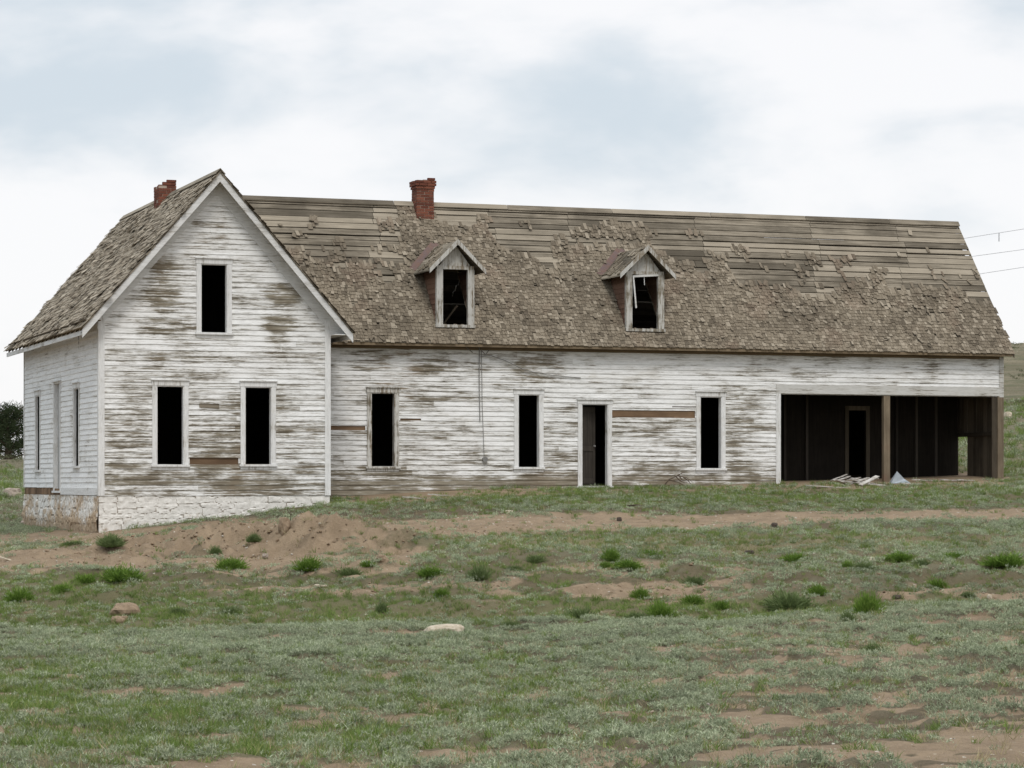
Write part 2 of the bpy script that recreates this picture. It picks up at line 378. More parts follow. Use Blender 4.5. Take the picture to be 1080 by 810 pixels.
M['juniper'] = obj_leaf_mat('juniper_foliage', (.03,.045,.02), (.055,.072,.032), (.09,.105,.05))

M['shingle_side'] = wood_mat('brightened_weathered_shingle', (.24,.20,.15), (.42,.365,.285), 'y', pale=(.54,.48,.39), red=.05, scale=.8)  # weathered tone lifted in colour to offset the dim light on the left slope
def ground_mat():
    t = NT('prairie_ground'); P = t.pos()
    a = t.noise(P, 2.2, 6, .65); b = t.noise(P, 14, 5, .7); c3 = t.noise(P, 55, 3, .7); big = t.noise(P, .22, 4, .6)
    soil = t.mix(t.ss(a, .35, .65), (.30,.225,.15), (.225,.167,.11))
    soil = t.mix(t.ss(b, .5, .72, 0, .6), soil, (.33,.25,.18))
    soil = t.mix(t.ss(c3, .62, .75, 0, .55), soil, (.12,.09,.065))
    shaded_litter = t.mix(t.ss(b, .4, .65), (.135,.102,.068), (.09,.072,.046))  # plant litter, darkened to paint in the shadows between sage clumps
    green = t.mix(t.ss(b, .35, .65), (.12,.135,.055), (.17,.17,.08))
    sage = t.mix(t.ss(b, .35, .65), (.12,.12,.08), (.17,.165,.115))
    col = shaded_litter
    col = t.mix(t.mul(t.attr('sage'), .75), col, sage)
    col = t.mix(t.mul(t.attr('green'), .5), col, green)
    col = t.mix(t.mul(t.attr('straw'), .5), col, (.25,.215,.13))
    col = t.mix(t.ss(t.add(t.attr('soil'), t.mul(t.add(b, -.5), .5)), .3, .65), col, soil)
    # far hillside: dry grass, sage and bare streaks
    m = t.noise(t.pos((.05,.05,.5)), 1, 6, .7, .5); m2 = t.noise(t.pos((.35,.35,1)), 1, 5, .75)
    hill = t.mix(t.ss(m, .35, .65), (.135,.12,.075), (.215,.185,.125))
    hill = t.mix(t.ss(m2, .48, .62, 0, .8), hill, (.105,.11,.06))
    hill = t.mix(t.ss(t.add(t.mul(m2, .5), t.mul(m, .5)), .56, .66, 0, .7), hill, (.27,.215,.15))
    col = t.mix(t.attr('far'), col, hill)
    t.bump(t.add(t.mul(b, 1.0), t.mul(c3, .5), t.mul(m2, t.mul(t.attr('far'), 30))), 1.0, .04)
    return t.out(col, .95)
M['ground'] = ground_mat()

# ------------------------------------------------------------------ ground sheet
def grow(a, step, lim, f=1.18):
    out = []; x = a
    while abs(x) < lim: step *= f; x += step; out.append(x)
    return out
xs = list(np.arange(-14.5, 15.6, .11)); xs = [v for v in grow(-14.5, -.11, 5000)][::-1]+xs+grow(xs[-1], .11, 5000)
zs1 = list(np.arange(12, 74, .11)); zs = [v for v in grow(12, -.11, 600, 1.3)][::-1]+zs1+grow(zs1[-1], .11, 7000, 1.035)
XX, ZZ = np.meshgrid(np.array(xs), np.array(zs)); HH = H(XX, ZZ)
HH = np.where(ZZ < 12, np.minimum(HH, -1.6), HH)
soil, sage, green, straw, mats, far, inside = cover(XX, np.maximum(ZZ, 5), HH)
Hf = HH+(1-far)*(sage*.085*mats)+gap_house(XX, ZZ)*(fbm(XX/.22, ZZ/.22, 91, 3)-.5)*.05*(1-far)
wx, wy = cam2world(XX, ZZ)
nz, nx = XX.shape
me = bpy.data.meshes.new('ground'); me.vertices.add(nx*nz)
me.vertices.foreach_set('co', np.stack([wx, wy, Hf], -1).astype(np.float32).ravel())
ii = np.arange(nx*nz).reshape(nz, nx)
q = np.stack([ii[:-1, :-1], ii[:-1, 1:], ii[1:, 1:], ii[1:, :-1]], -1).reshape(-1, 4)
me.loops.add(q.size); me.loops.foreach_set('vertex_index', q.ravel().astype(np.int32))
me.polygons.add(len(q)); me.polygons.foreach_set('loop_start', np.arange(0, q.size, 4, dtype=np.int32))
me.polygons.foreach_set('use_smooth', np.ones(len(q), dtype=bool))
for nm, arr in (('soil', soil), ('sage', sage), ('green', green), ('straw', straw), ('far', far)):
    a_ = me.attributes.new(nm, 'FLOAT', 'POINT'); a_.data.foreach_set('value', arr.astype(np.float32).ravel())
me.update(calc_edges=True); me.validate(); me.materials.append(M['ground'])
g = bpy.data.objects.new('ground', me); COL.objects.link(g); tag(g, 'sage prairie ground with dirt track, ditch and bare mounds', kind='structure')

# ------------------------------------------------------------------ ground cover (stuff)
def blade(mb, p, d, L, w, bend=.3, rnd=None, segs=2):
    p = Vector(p); d = Vector(d).normalized(); sd = d.cross(Vector((random.uniform(-1,1), random.uniform(-1,1), .3))).normalized()
    r = random.random() if rnd is None else rnd
    b = len(mb.v); drop = Vector((d.x, d.y, -.3))
    for i in range(segs):
        f = i/segs; c = p+d*L*f+drop*bend*L*f*f*.5; ww = w*(1-f*.55)/2
        mb.v.append(tuple(c-sd*ww)); mb.v.append(tuple(c+sd*ww))
    mb.v.append(tuple(p+d*L+drop*bend*L*.5))
    for i in range(segs-1):
        mb.f.append((b+2*i, b+2*i+1, b+2*i+3, b+2*i+2)); mb.r.append(r)
    k = b+2*(segs-1); mb.f.append((k, k+1, b+2*segs)); mb.r.append(r)
def hemi(tilt):
    a = random.uniform(0, 2*math.pi); t = tilt*random.random()**.6; return Vector((math.sin(t)*math.cos(a), math.sin(t)*math.sin(a), math.cos(t)))
def sage_clump(seed):
    random.seed(seed); mb = MB()
    for i in range(22):
        a = random.uniform(0, 6.28); r = .12*random.random()**.5; c = Vector((r*math.cos(a), r*math.sin(a), 0)); h = .045*(1-(r/.14)**2)+.012
        for k in range(6):
            d = hemi(1.15)+Vector((math.cos(a), math.sin(a), 0))*.35*r/.12
            blade(mb, c+Vector((0,0,h*random.uniform(.1,.8))), d, random.uniform(.018,.036), .0072, .2, segs=1)
    for i in range(3):
        a = random.uniform(0, 6.28); r = .09*random.random(); blade(mb, (r*math.cos(a), r*math.sin(a), 0), hemi(.35), random.uniform(.05,.085), .006, .2, segs=1)
    return mb
def grass_clump(seed, L=(.06,.15), n=26, w=.006):
    random.seed(seed); mb = MB()
    for i in range(n):
        a = random.uniform(0, 6.28); r = .07*random.random()**.5
        blade(mb, (r*math.cos(a), r*math.sin(a), 0), hemi(.65), random.uniform(*L), w, .6)
    return mb
def scatter(name, mbs, mat, pts, rots, scl, tint, label, cat):
    coll = bpy.data.collections.new(name+'_kinds')
    for i, mb in enumerate(mbs):
        o = bpy.data.objects.new(name+'_clump', mb.mesh(name+'_clump', mat)); coll.objects.link(o)
    n = len(pts); m = bpy.data.meshes.new(name); m.vertices.add(n); m.vertices.foreach_set('co', pts.astype(np.float32).ravel())
    a = m.attributes.new('rot', 'FLOAT_VECTOR', 'POINT'); a.data.foreach_set('vector', rots.astype(np.float32).ravel())
    a = m.attributes.new('scl', 'FLOAT', 'POINT'); a.data.foreach_set('value', scl.astype(np.float32))
    a = m.attributes.new('tint', 'FLOAT', 'POINT'); a.data.foreach_set('value', tint.astype(np.float32))
    o = bpy.data.objects.new(name, m); COL.objects.link(o); tag(o, label, cat, kind='stuff')
    gt = bpy.data.node_groups.new(name+'_scatter', 'GeometryNodeTree')
    gt.interface.new_socket('Geometry', in_out='INPUT', socket_type='NodeSocketGeometry'); gt.interface.new_socket('Geometry', in_out='OUTPUT', socket_type='NodeSocketGeometry')
    N = gt.nodes; L = gt.links; gi = N.new('NodeGroupInput'); go = N.new('NodeGroupOutput'); ip = N.new('GeometryNodeInstanceOnPoints'); ci = N.new('GeometryNodeCollectionInfo')
    ci.inputs['Collection'].default_value = coll; ci.inputs['Separate Children'].default_value = True; ci.inputs['Reset Children'].default_value = True
    L.new(gi.outputs[0], ip.inputs['Points']); L.new(ci.outputs[0], ip.inputs['Instance']); ip.inputs['Pick Instance'].default_value = True
    def na(nm, ty):
        x = N.new('GeometryNodeInputNamedAttribute'); x.data_type = ty; x.inputs['Name'].default_value = nm; return x.outputs['Attribute']
    L.new(na('rot', 'FLOAT_VECTOR'), ip.inputs['Rotation']); L.new(na('scl', 'FLOAT'), ip.inputs['Scale'])
    L.new(ip.outputs[0], go.inputs[0])
    md = o.modifiers.new('scatter', 'NODES'); md.node_group = gt
    return o
def candidates(n, zlo, zhi, seed, margin=5.0):
    n = int(n*(1.45 if zlo < 30 else 1.25))
    r = np.random.default_rng(seed)
    Z = np.sqrt(r.uniform(zlo**2, zhi**2, n)); X = r.uniform(-1, 1, n)*(540/F*Z*1.25+margin)
    return X, Z, r
def make_cover(name, mbs, mat, spec, weight, label, cat, smin, smax, tilt=.25):
    P = []; Ro = []; S = []; T = []
    for (n, zlo, zhi, sc, seed) in spec:
        X, Z, r = candidates(n, zlo, zhi, seed); h = H(X, Z); c = cover(X, Z, h); w = weight(c, X, Z)*(1-c[6])
        k = r.random(len(X)) < w; X, Z, h = X[k], Z[k], h[k]; c1 = [a[k] for a in c]
        hh = h+(1-c1[5])*(c1[1]*.085*c1[4])+gap_house(X, Z)*(fbm(X/.22, Z/.22, 91, 3)-.5)*.05*(1-c1[5])
        x, y = cam2world(X, Z)
        hs = (x > -.15) & (x < 5.6) & (y > -.1) & (y < 11); x, y, hh, X, Z = x[~hs], y[~hs], hh[~hs], X[~hs], Z[~hs]
        P.append(np.stack([x, y, hh-.008], -1)); m = len(x)
        Ro.append(np.stack([r.normal(0, tilt, m), r.normal(0, tilt, m), r.uniform(0, 6.28, m)], -1))
        S.append(r.uniform(smin, smax, m)*sc); T.append(np.clip(fbm(X/1.3, Z/1.0, 77, 3)*1.2-.1+r.normal(0, .18, m), 0, 1))
    return scatter(name, mbs, mat, np.concatenate(P), np.concatenate(Ro), np.concatenate(S), np.concatenate(T), label, cat)
make_cover('sage_mat', [sage_clump(s) for s in (1,2,3,4,5)], M['sage'],
    [(95000, 13, 41, .78, 11), (60000, 41, 72, 1.05, 12), (9000, 72, 110, 2.0, 13)],
    lambda c, X, Z: np.clip(c[1]*1.0+.012+.07*(Z < 41)*(1-c[0]), 0, 1), 'low grey green sage mats covering the prairie', 'ground cover', .7, 1.5)
make_cover('grass', [grass_clump(s) for s in (6,7,8,9)], M['grass'],
    [(64000, 13, 41, .75, 21), (52000, 41, 74, .95, 22), (10000, 74, 110, 1.8, 23)],
    lambda c, X, Z: np.clip(c[2]*1.0+.035*(1-c[0])+.012, 0, 1), 'short green prairie grass growing among the sage', 'grass', .6, 1.25)
make_cover('dry_grass', [grass_clump(s, (.06,.16), 12, .005) for s in (16,17,18)], M['straw'],
    [(26000, 13, 41, .85, 31), (22000, 41, 74, 1.1, 32)],
    lambda c, X, Z: np.clip(c[3]*.9+.07*(1-c[0])+.015, 0, 1), 'thin dry straw coloured grass between the mats', 'grass', .6, 1.2)

def pebble(seed, k=0.5):
    import bmesh
    bm = bmesh.new(); bmesh.ops.create_icosphere(bm, subdivisions=1 if k < 1 else 2, radius=1); rr = random.Random(seed)
    a = [Vector((rr.gauss(0,1), rr.gauss(0,1), rr.gauss(0,1))).normalized() for _ in range(7)]
    for v in bm.verts:
        m = 1.0
        for d in a:
            q = v.co.normalized().dot(d)
            if q > .55: m = min(m, .62/q)
        v.co *= m; v.co.z *= .65
    mb = MB(); mb.v = [tuple(v.co) for v in bm.verts]; mb.f = [tuple(v.index for v in f.verts) for f in bm.faces]; mb.r = [rr.random()]*len(mb.f); bm.free(); return mb
M['pebble'] = leaf_mat('prairie_pebble', (.30,.235,.17), (.42,.36,.29), (.6,.56,.5))
M['dirt_lump'] = leaf_mat('dry_soil_lump', (.28,.21,.14), (.24,.175,.115))
make_cover('pebbles', [pebble(s) for s in (1,2,3)], M['pebble'], [(22000, 13, 41, 1, 41), (9000, 41, 62, 1.6, 42)],
    lambda c, X, Z: np.clip(c[0]*.9+.12, 0, 1), 'small pebbles sprinkled on the bare soil', 'pebbles', .008, .024)
make_cover('soil_clods', [pebble(s, 1) for s in (4,5,6)], M['dirt_lump'], [(22000, 44, 60, 1, 51), (26000, 13, 41, .35, 52), (9000, 41, 52, .6, 53)],
    lambda c, X, Z: c[0]*np.clip((Z < 50)*.5+1.2*np.exp(-(((X+5)/4.5)**2+((Z-53.5)/2.5)**2))+.05, 0, 1), 'crumbly clods of dry soil on the dug mounds', 'soil clods', .012, .05)

# ------------------------------------------------------------------ shrubs, one by one
def shrub_mesh(seed, mat, n=2600, spread=1.4, w=.024):
    random.seed(seed); mb = MB()
    lobes = [(random.uniform(-.5,.5), random.uniform(-.5,.5), random.uniform(.55,1.0)) for _ in range(9)]
    for i in range(n):
        lx, ly, lh = random.choice(lobes); d = hemi(spread)
        s = Vector((lx*.55+random.gauss(0,.05), ly*.55+random.gauss(0,.05), random.uniform(-.05,.1)))
        L = random.uniform(.45,.8)*lh*(.75+.35*d.z)
        f = random.uniform(.12,.86); p = s+d*L*f
        blade(mb, p, d+Vector((random.gauss(0,.25), random.gauss(0,.25), random.uniform(0,.5))), L*(.16+.55*(1-f)), w*random.uniform(.7,1.4), .25, rnd=min(1, max(0, .25+.5*f+random.gauss(0,.22))))
    return mb.mesh('shrub', mat)
SH = {'b': [shrub_mesh(s, M['bush_green']) for s in (101,102,103,104)], 'd': [shrub_mesh(s, M['bush_dark'], 2600, 1.45, .02) for s in (111,112,113)]}
SHRUBS = [ # u, v of the base, width, height in photo pixels, kind, label
 (20,637,30,20,'b','bright green shrub at the left edge of the photo, below the dirt bank'),
 (64,624,24,12,'b','small bright green shrub just right of the leftmost one'),
 (91,614,24,13,'b','small bright green shrub between the leftmost pair and the widest one'),
 (127,612,42,20,'b','widest bright green shrub of the row below the stone foundation'),
 (119,578,32,16,'d','dark green shrub against the dirt right under the stone corner'),
 (243,601,32,18,'b','bright green shrub at the foot of the dirt mound, left end'),
 (228,586,14,12,'d','small grey green weed on the flank of the dirt mound'),
 (268,573,16,11,'d','thin weed growing halfway up the dirt mound'),
 (324,602,28,18,'b','green shrub at the foot of the highest dirt mound'),
 (368,607,28,13,'d','flat dull green shrub right of the highest mound foot'),
 (388,598,18,9,'b','tiny green shrub tucked under the right end of the dirt mound'),
 (455,608,30,14,'b','low green shrub right of the dirt mound at the bank edge'),
 (504,614,28,22,'d','tall spiky dull green shrub on the bank left of centre'),
 (465,630,18,14,'b','small light green tuft on the bank below the low shrub'),
 (402,647,15,18,'d','dark upright little shrub with dry brown base on the bank'),
 (242,648,24,13,'d','faint green shrub low on the left bank, above the grassy ditch'),
 (188,648,20,12,'d','small grass green shrub beside the brown boulder'),
 (562,592,24,11,'d','small loose shrub beside the dirt track near the mound'),
 (542,602,20,8,'d','flattened green tuft at the terrace edge left of the twin shrubs'),
 (602,568,12,6,'b','tiny green tuft at the dirt track, left of two'),
 (625,568,13,6,'b','tiny green tuft at the dirt track, right of two'),
 (645,592,20,18,'b','upper round shrub of the green trio on the terrace'),
 (639,599,14,10,'b','smallest shrub of the green trio on the terrace'),
 (662,599,32,13,'b','broad low shrub of the green trio on the terrace'),
 (687,589,26,12,'b','compact dark green shrub just right of the green trio'),
 (718,562,13,6,'b','tiny green tuft below the dirt track under the third window'),
 (736,617,28,14,'d','loose green shrub on the upper bank right of centre'),
 (676,631,20,16,'b','light green shrub on the bank below the broad low one'),
 (698,652,26,22,'b','upright green shrub low on the bank above the ditch'),
 (731,638,26,16,'b','green shrub on the bank, left one of a close pair'),
 (760,642,18,13,'b','green shrub on the bank, right one of a close pair'),
 (745,654,16,8,'b','small pale tuft at the bottom of the bank below the close pair'),
 (668,655,32,14,'d','wide dull green shrub at the ditch left of the upright one'),
 (610,655,36,20,'d','yellowish green shrub at the ditch right of the white rock'),
 (540,664,22,14,'d','dull shrub with dry stems at the ditch near the white rock'),
 (839,593,32,13,'b','dark green shrub alone on the terrace below the open bay'),
 (833,643,54,26,'d','large grey green domed shrub on the right bank'),
 (863,627,22,15,'b','green shrub leaning on the large grey green dome'),
 (893,601,14,11,'b','small shrub at the left end of the right terrace row'),
 (913,602,26,13,'d','pale green shrub in the right terrace row beside a stone'),
 (949,591,32,12,'b','dark wide shrub in the middle of the right terrace row'),
 (976,597,24,10,'d','low pale shrub in front of the right terrace row'),
 (1005,590,30,11,'b','long low shrub near the right end of the terrace row'),
 (1060,597,44,17,'b','big spreading green shrub at the right edge of the terrace'),
 (988,621,22,14,'b','round green shrub alone on the right bank'),
 (914,650,30,34,'b','tallest bright green shrub on the right bank above the ditch'),
 (893,658,20,18,'d','thin dull shrub at the left foot of the tallest shrub'),
 (842,597,12,6,'d','pale tuft under the shrub below the open bay'),
 (1020,630,16,9,'d','small grey tuft on the eroded right bank'),
 (905,564,10,6,'d','tiny dark tuft on the track edge below the open bay'),
 (75,575,26,8,'d','flat dark weed patch on the dirt left of the stone corner'),
 (1045,645,22,13,'d','grey green sagebrush tuft low on the bank at the right'),
 (925,688,34,14,'d','grey green tuft beside the bare patch in the right foreground'),
]
GR = 'wild shrubs growing on the bank and terrace'
for i, (u, v, w, h, k, lab) in enumerate(SHRUBS):
    X, Z, hh = at(u, v)
    x, y = cam2world(X, Z)
    o = bpy.data.objects.new('shrub', SH[k][i % len(SH[k])]); COL.objects.link(o)
    W = w/F*Z/1.08; Hs = h/F*Z/.78
    o.location = (x, y, hh-.03); o.scale = (W, W, Hs); o.rotation_euler = (0, 0, (i*1.7) % 6.28); tag(o, lab, 'shrub', GR)

# ------------------------------------------------------------------ stones and litter
def rock(name, u, v, w, h, mat, label, cat='rock', seed=1, flat=1.0, group=None, depth=.8):
    X, Z, hh = at(u, v); x, y = cam2world(X, Z)
    import bmesh
    bm = bmesh.new(); bmesh.ops.create_icosphere(bm, subdivisions=3, radius=1)
    W = w/F*Z/2; Hh = h/F*Z
    for ve in bm.verts:
        c = ve.co; n = float(fbm(np.array(c.x*1.3+seed*7), np.array(c.y*1.3+c.z*1.7+seed), seed, 3))
        n2 = float(vnoise(np.array(c.x*4+c.z*3), np.array(c.y*4-c.z*2), seed))
        c *= .60+.70*n+.16*n2
        c.z = min(c.z, .62+.25*n2)
    bm.faces.ensure_lookup_table()
    me = bpy.data.meshes.new(name); bm.to_mesh(me); bm.free(); me.materials.append(mat)
    o = bpy.data.objects.new(name, me); COL.objects.link(o)
    o.location = (x, y, hh+Hh*.25); o.scale = (W, W*depth, Hh*.85); o.rotation_euler = (0, 0, -TH+.1*seed)
    return tag(o, label, cat, group)
rock('boulder', 469, 673, 42, 15, M['rock_white'], 'flat pale limestone boulder lying in the grassy ditch', 'boulder', 3)
rock('boulder', 132, 650, 34, 15, M['rock_brown'], 'rounded brown boulder half buried in the left bank', 'boulder', 5)
rock('boulder', 126, 657, 18, 8, M['rock_brown'], 'smaller brown boulder below the rounded one in the ditch', 'boulder', 6)
rock('stone', 28, 556, 16, 8, M['rock_grey'], 'grey stone at the far left corner of the foundation', 'stone', 7)
rock('stone', 14, 523, 22, 9, M['rock_grey'], 'pale grey stone on the slope left of the house', 'stone', 8)
rock('stone', 42, 556, 18, 6, M['rock_grey'], 'low grey stone at the foot of the side foundation', 'stone', 9)
rock('stone', 664, 580, 9, 4, M['rock_white'], 'small pale stone behind the green trio of shrubs', 'stone', 10)
rock('stone', 606, 764, 8, 5, M['rock_white'], 'small pinkish white stone in the foreground sage, right of centre', 'stone', 11)
rock('stone', 248, 799, 16, 5, M['rock_white'], 'flat pale stone at the bottom edge left of centre', 'stone', 12)
rock('stone', 1044, 632, 7, 5, M['rock_white'], 'small white stone on the eroded right bank', 'stone', 13)
rock('stone', 917, 593, 14, 5, M['rock_white'], 'pale stone among the shrubs of the right terrace row', 'stone', 14)
rock('stone', 300, 561, 14, 14, M['rock_brown'], 'pointed brown stone standing on the dirt mound', 'stone', 15)
rock('stone', 988, 741, 20, 4, M['rock_white'], 'flat light stone on bare soil in the right foreground', 'stone', 16)
rock('stone', 850, 722, 6, 4, M['rock_white'], 'tiny light pebble in the right foreground sage', 'stone', 17)
rock('stone', 1074, 746, 7, 5, M['rock_white'], 'pale pebble by the right edge of the foreground', 'stone', 18)
rock('stone', 536, 541, 12, 3, M['rock_white'], 'flat pale stone in the yard between middle window and track', 'stone', 19)
rock('stone', 280, 590, 8, 4, M['rock_grey'], 'small grey stone on the mound face beside the left shrub', 'stone', 20)
rock('stone', 403, 594, 14, 9, M['rock_brown'], 'reddish brown stone at the right foot of the mound', 'stone', 21)
rock('dung', 653, 550, 6, 5, M['clod'], 'small dark dung clod on the dirt track below the doorway', 'dung', 22)
rock('dung', 817, 556, 8, 5, M['clod'], 'larger dark dung clod below the track, left of the open bay', 'dung', 23)
rock('dung', 791, 584, 10, 4, M['clod'], 'dark crumbled clod on the terrace, left of the lone shrub', 'dung', 24)
rock('dung', 991, 577, 6, 4, M['clod'], 'brown dung clod in the pale grass above the terrace row', 'dung', 25)
rock('dung', 946, 632, 10, 5, M['clod'], 'dark clump on the right bank beside the tallest shrub', 'dung', 26)
# white boulder on the far hillside
rock('boulder', 1063, 441, 9, 7, M['rock_white'], 'white rock far up the hillside right of the house', 'boulder', 27)
# broken boards in front of the bay
def plank(u, v, L, ang, tilt, w, label, mat=None, group=None, z=0.0, name='broken_board'):
    X, Z, hh = at(u, v); x, y = cam2world(X, Z); mb = MB()
    n = 5
    for k in range(n):
        a = -L/2+L*k/n; b = a+L/n; s = .006*math.sin(k*1.7)
        mb.quadbox([(a,-w/2,s),(b,-w/2,s*.5),(b,w/2,s*.5),(a,w/2,s),(a,-w/2,s+.022),(b,-w/2,s*.5+.022),(b,w/2,s*.5+.022),(a,w/2,s+.022)], rnd=.5)
    o = mb.build(name, mat or M['plank']); o.location = (x, y, hh+.03+z); o.rotation_euler = (R(tilt[0]), R(tilt[1]), R(ang)); 
    return tag(o, label, 'board', group)
hp = random.Random(5)
for k in range(12):
    u = 878+hp.random()*42+ (k%3)*3; v = 513-hp.random()*5
    plank(u, v, hp.uniform(.45,1.0), hp.uniform(-40,50), (hp.uniform(-14,14), hp.uniform(-16,10)), hp.uniform(.07,.12),
          'pale broken board in the heap on the ground before the open bay', group='broken boards heaped by the bay', z=.02+.025*(k%4))
plank(872, 515, 1.1, 5, (2,3), .2, 'wide flat whitish board at the left end of the heap by the bay', group='boards scattered by the open bay')
plank(962, 512, .7, 3, (3,2), .16, 'pale board lying flat just right of the grey sheet', group='boards scattered by the open bay')
plank(973, 508, .6, -8, (3,2), .12, 'thin pale board behind the flat one, right of the grey sheet', group='boards scattered by the open bay')
plank(1001, 508, .5, 4, (3,2), .14, 'short pale board near the gap in the end wall', group='boards scattered by the open bay')
plank(1018, 508, .5, 2, (3,2), .12, 'short pale board at the right post of the open bay', group='boards scattered by the open bay')
plank(440, 527, .8, 12, (2,4), .06, 'thin pale stick-like board lying below the first window', group='boards scattered by the wall')
plank(462, 524, .5, -25, (2,4), .05, 'short pale splinter beside the thin board below the first window', group='boards scattered by the wall')
plank(339, 621, .25, 10, (12,4), .07, 'small white scrap of board on the left bank', mat=M['rock_white'])
plank(5, 592, .42, 25, (15,14), .13, 'torn white scrap on bare dirt at the left edge', mat=M['rock_white'])
plank(330, 604, .3, 10, (2,4), .03, 'thin pale splinter at the foot of the mound')
# grey sheet
X, Z, hh = at(948, 510); x, y = cam2world(X, Z); mb = MB()
mb.v = [(-.30,-.05,0),(.36,-.12,.02),(.30,.25,.03),(-.22,.3,0),(-.06,.02,.40),(.02,.14,.36),(.2,.0,.15)]
mb.f = [(0,1,6),(0,6,4),(1,2,6),(6,2,5),(6,5,4),(2,3,5),(3,0,4),(3,4,5)]; mb.r = [.5]*8
o = mb.build('sheet_scrap', M['tarp']); o.location = (x, y, hh); o.scale = (.8, .8, .8); tag(o, 'crumpled blue grey sheet standing in a peak by the bay post', 'sheet scrap')
# dead branch by the wall
def branch_obj(u, v, specs, name, label, rr=.018):
    X, Z, hh = at(u, v); x, y = cam2world(X, Z); y = min(y, 1.45); mb = MB()
    for pts in specs: mb.tube(pts, [rr*(1-.75*i/(len(pts)-1)) for i in range(len(pts))], 6)
    o = mb.build(name, M['deadwood'], smooth=True); o.location = (x, y, hh); return tag(o, label, 'branch')
branch_obj(712, 513, [[(-.45,0,0),(-.28,0,.18),(-.05,.02,.27),(.2,0,.22),(.38,-.03,.08)],[(-.3,0,.16),(-.1,-.05,.12),(.12,-.06,.02)],[(-.05,.02,.27),(.08,.04,.34),(.22,.05,.36)],
    [(.1,.0,.24),(.22,-.06,.14),(.3,-.1,.01)],[(-.1,.02,.26),(-.02,-.05,.15),(.08,-.08,.10),(.25,-.06,.12)],[(.0,.0,.25),(.1,.03,.15),(.42,.02,.17)]], 'dead_branch', 'dark twisted dead branch leaning at the wall below the third window')
branch_obj(668, 536, [[(-.4,0,.02),(-.1,.03,.06),(.2,0,.05),(.4,.05,.02)],[(-.1,.03,.05),(.05,-.1,.08),(.3,-.12,.03)],[(-.25,0,.03),(-.1,.1,.07),(.1,.15,.03)]], 'dead_branch', 'small dark dead branch lying in the yard grass below the doorway', .016)
branch_obj(306, 556, [[(0,0,0),(.02,0,.12),(.0,.01,.24)],[(.01,0,.1),(.06,0,.2)],[(.01,0,.12),(-.05,0,.2)]], 'dead_branch', 'thin dry weed stalk standing on the dirt mound', .008)

# ------------------------------------------------------------------ farmhouse
house = bpy.data.objects.new('farmhouse', None); COL.objects.link(house); house.location = (12, 4, -.3)
tag(house, 'abandoned white clapboard farmhouse with gable end, long wing and decaying shingle roof', 'farmhouse')
GW, GD = 5.46, 10.8           # gable house width, depth
WY, WE, WB = 1.8, 24.55, 7.2  # wing front wall y, end x, back wall y
WR_Y, WR_Z, WE_Y, WE_Z = 4.5, 7.17, 1.45, 3.45   # wing ridge, eave
GAX, GAZ, GEX, GEZ = 2.73, 7.25, -.47, 3.57      # gable apex, eave tip
gs = (GAZ-GEZ)/(GAX-GEX); ws = (WR_Z-WE_Z)/(WR_Y-WE_Y)

def courses(mb, toW, region, t0, t1, h, openings=(), kinks=(), nb=.022, nt=.005, nin=-.004, boards=(2.2,4.6), jit=.003, flat=False, rs=1, gap=0.0, sag=0.0):
    rr = random.Random(rs); k = 0; t = t0
    while t < t1-1e-4:
        ta, tb = t, min(t+h, t1); t = tb; k += 1
        cuts = sorted({ta, tb} | {c for o in openings for c in (o[2], o[3]) if ta+.004 < c < tb-.004} | {c for c in kinks if ta+.004 < c < tb-.004})
        # board joints for this course
        L = region(ta)[0]-rr.uniform(0, 3); joints = []
        while L < region(ta)[1]: L += rr.uniform(*boards); joints.append((L, rr.random()))
        jj = {}
        for a, b in zip(cuts[:-1], cuts[1:]):
            mid = (a+b)/2; segs = [(region(a)[0], region(a)[1], region(b)[0], region(b)[1])]
            for o in openings:
                if o[2] < mid < o[3]:
                    new = []
                    for (p0, p1, q0, q1) in segs:
                        if o[1] <= min(p0, q0) or o[0] >= max(p1, q1): new.append((p0, p1, q0, q1)); continue
                        if o[0] > p0 or o[0] > q0: new.append((p0, o[0], q0, o[0]))
                        if o[1] < p1 or o[1] < q1: new.append((o[1], p1, o[1], q1))
                    segs = new
            for (p0, p1, q0, q1) in segs:
                cut = [j for j in joints if max(p0, q0)+.15 < j[0] < min(p1, q1)-.15]
                xs_ = [(p0, q0)]+[(j[0], j[0]) for j in cut]+[(p1, q1)]
                for i in range(len(xs_)-1):
                    (a0, b0), (a1, b1) = xs_[i], xs_[i+1]
                    if a1-a0 < .01 and b1-b0 < .01: continue
                    nxt = next((j[1] for j in joints if j[0] > (a0+a1)/2), .5)
                    key = round(nxt, 6)
                    if key not in jj: jj[key] = (rr.uniform(-jit, jit), rr.uniform(-jit, jit), rr.uniform(0, jit), rr.uniform(-sag, 0) if rr.random() < .12 else 0)
                    ja, jb, jn, sg = jj[key]
                    e = .0015 if i < len(xs_)-2 else 0
                    fa, fb = (a-ta)/h, (b-ta)/h
                    na, nb_ = (nb, nb) if flat else (nb+(nt-nb)*fa, nb+(nt-nb)*fb)
                    lo = a+ (gap/2 if a == ta else 0); hi = b-(gap/2 if b == tb else -.004*(0 if flat else 1))
                    if a > ta: ja_, sg_ = 0, 0
                    else: ja_, sg_ = ja, sg
                    P = [toW(a0, lo+ja_, nin), toW(a1-e, lo+jb*(a == ta)+sg_, nin), toW(b1-e, hi, nin), toW(b0, hi, nin),
                         toW(a0, lo+ja_, na+jn), toW(a1-e, lo+jb*(a == ta)+sg_, na+jn), toW(b1-e, hi, nb_+jn), toW(b0, hi, nb_+jn)]
                    mb.quadbox(P, rnd=nxt)
def wallF(o, ex, en):   # planar vertical wall frame: s along ex, t up, n outward
    return lambda s, t, n: (o[0]+ex[0]*s+en[0]*n, o[1]+ex[1]*s+en[1]*n, t)
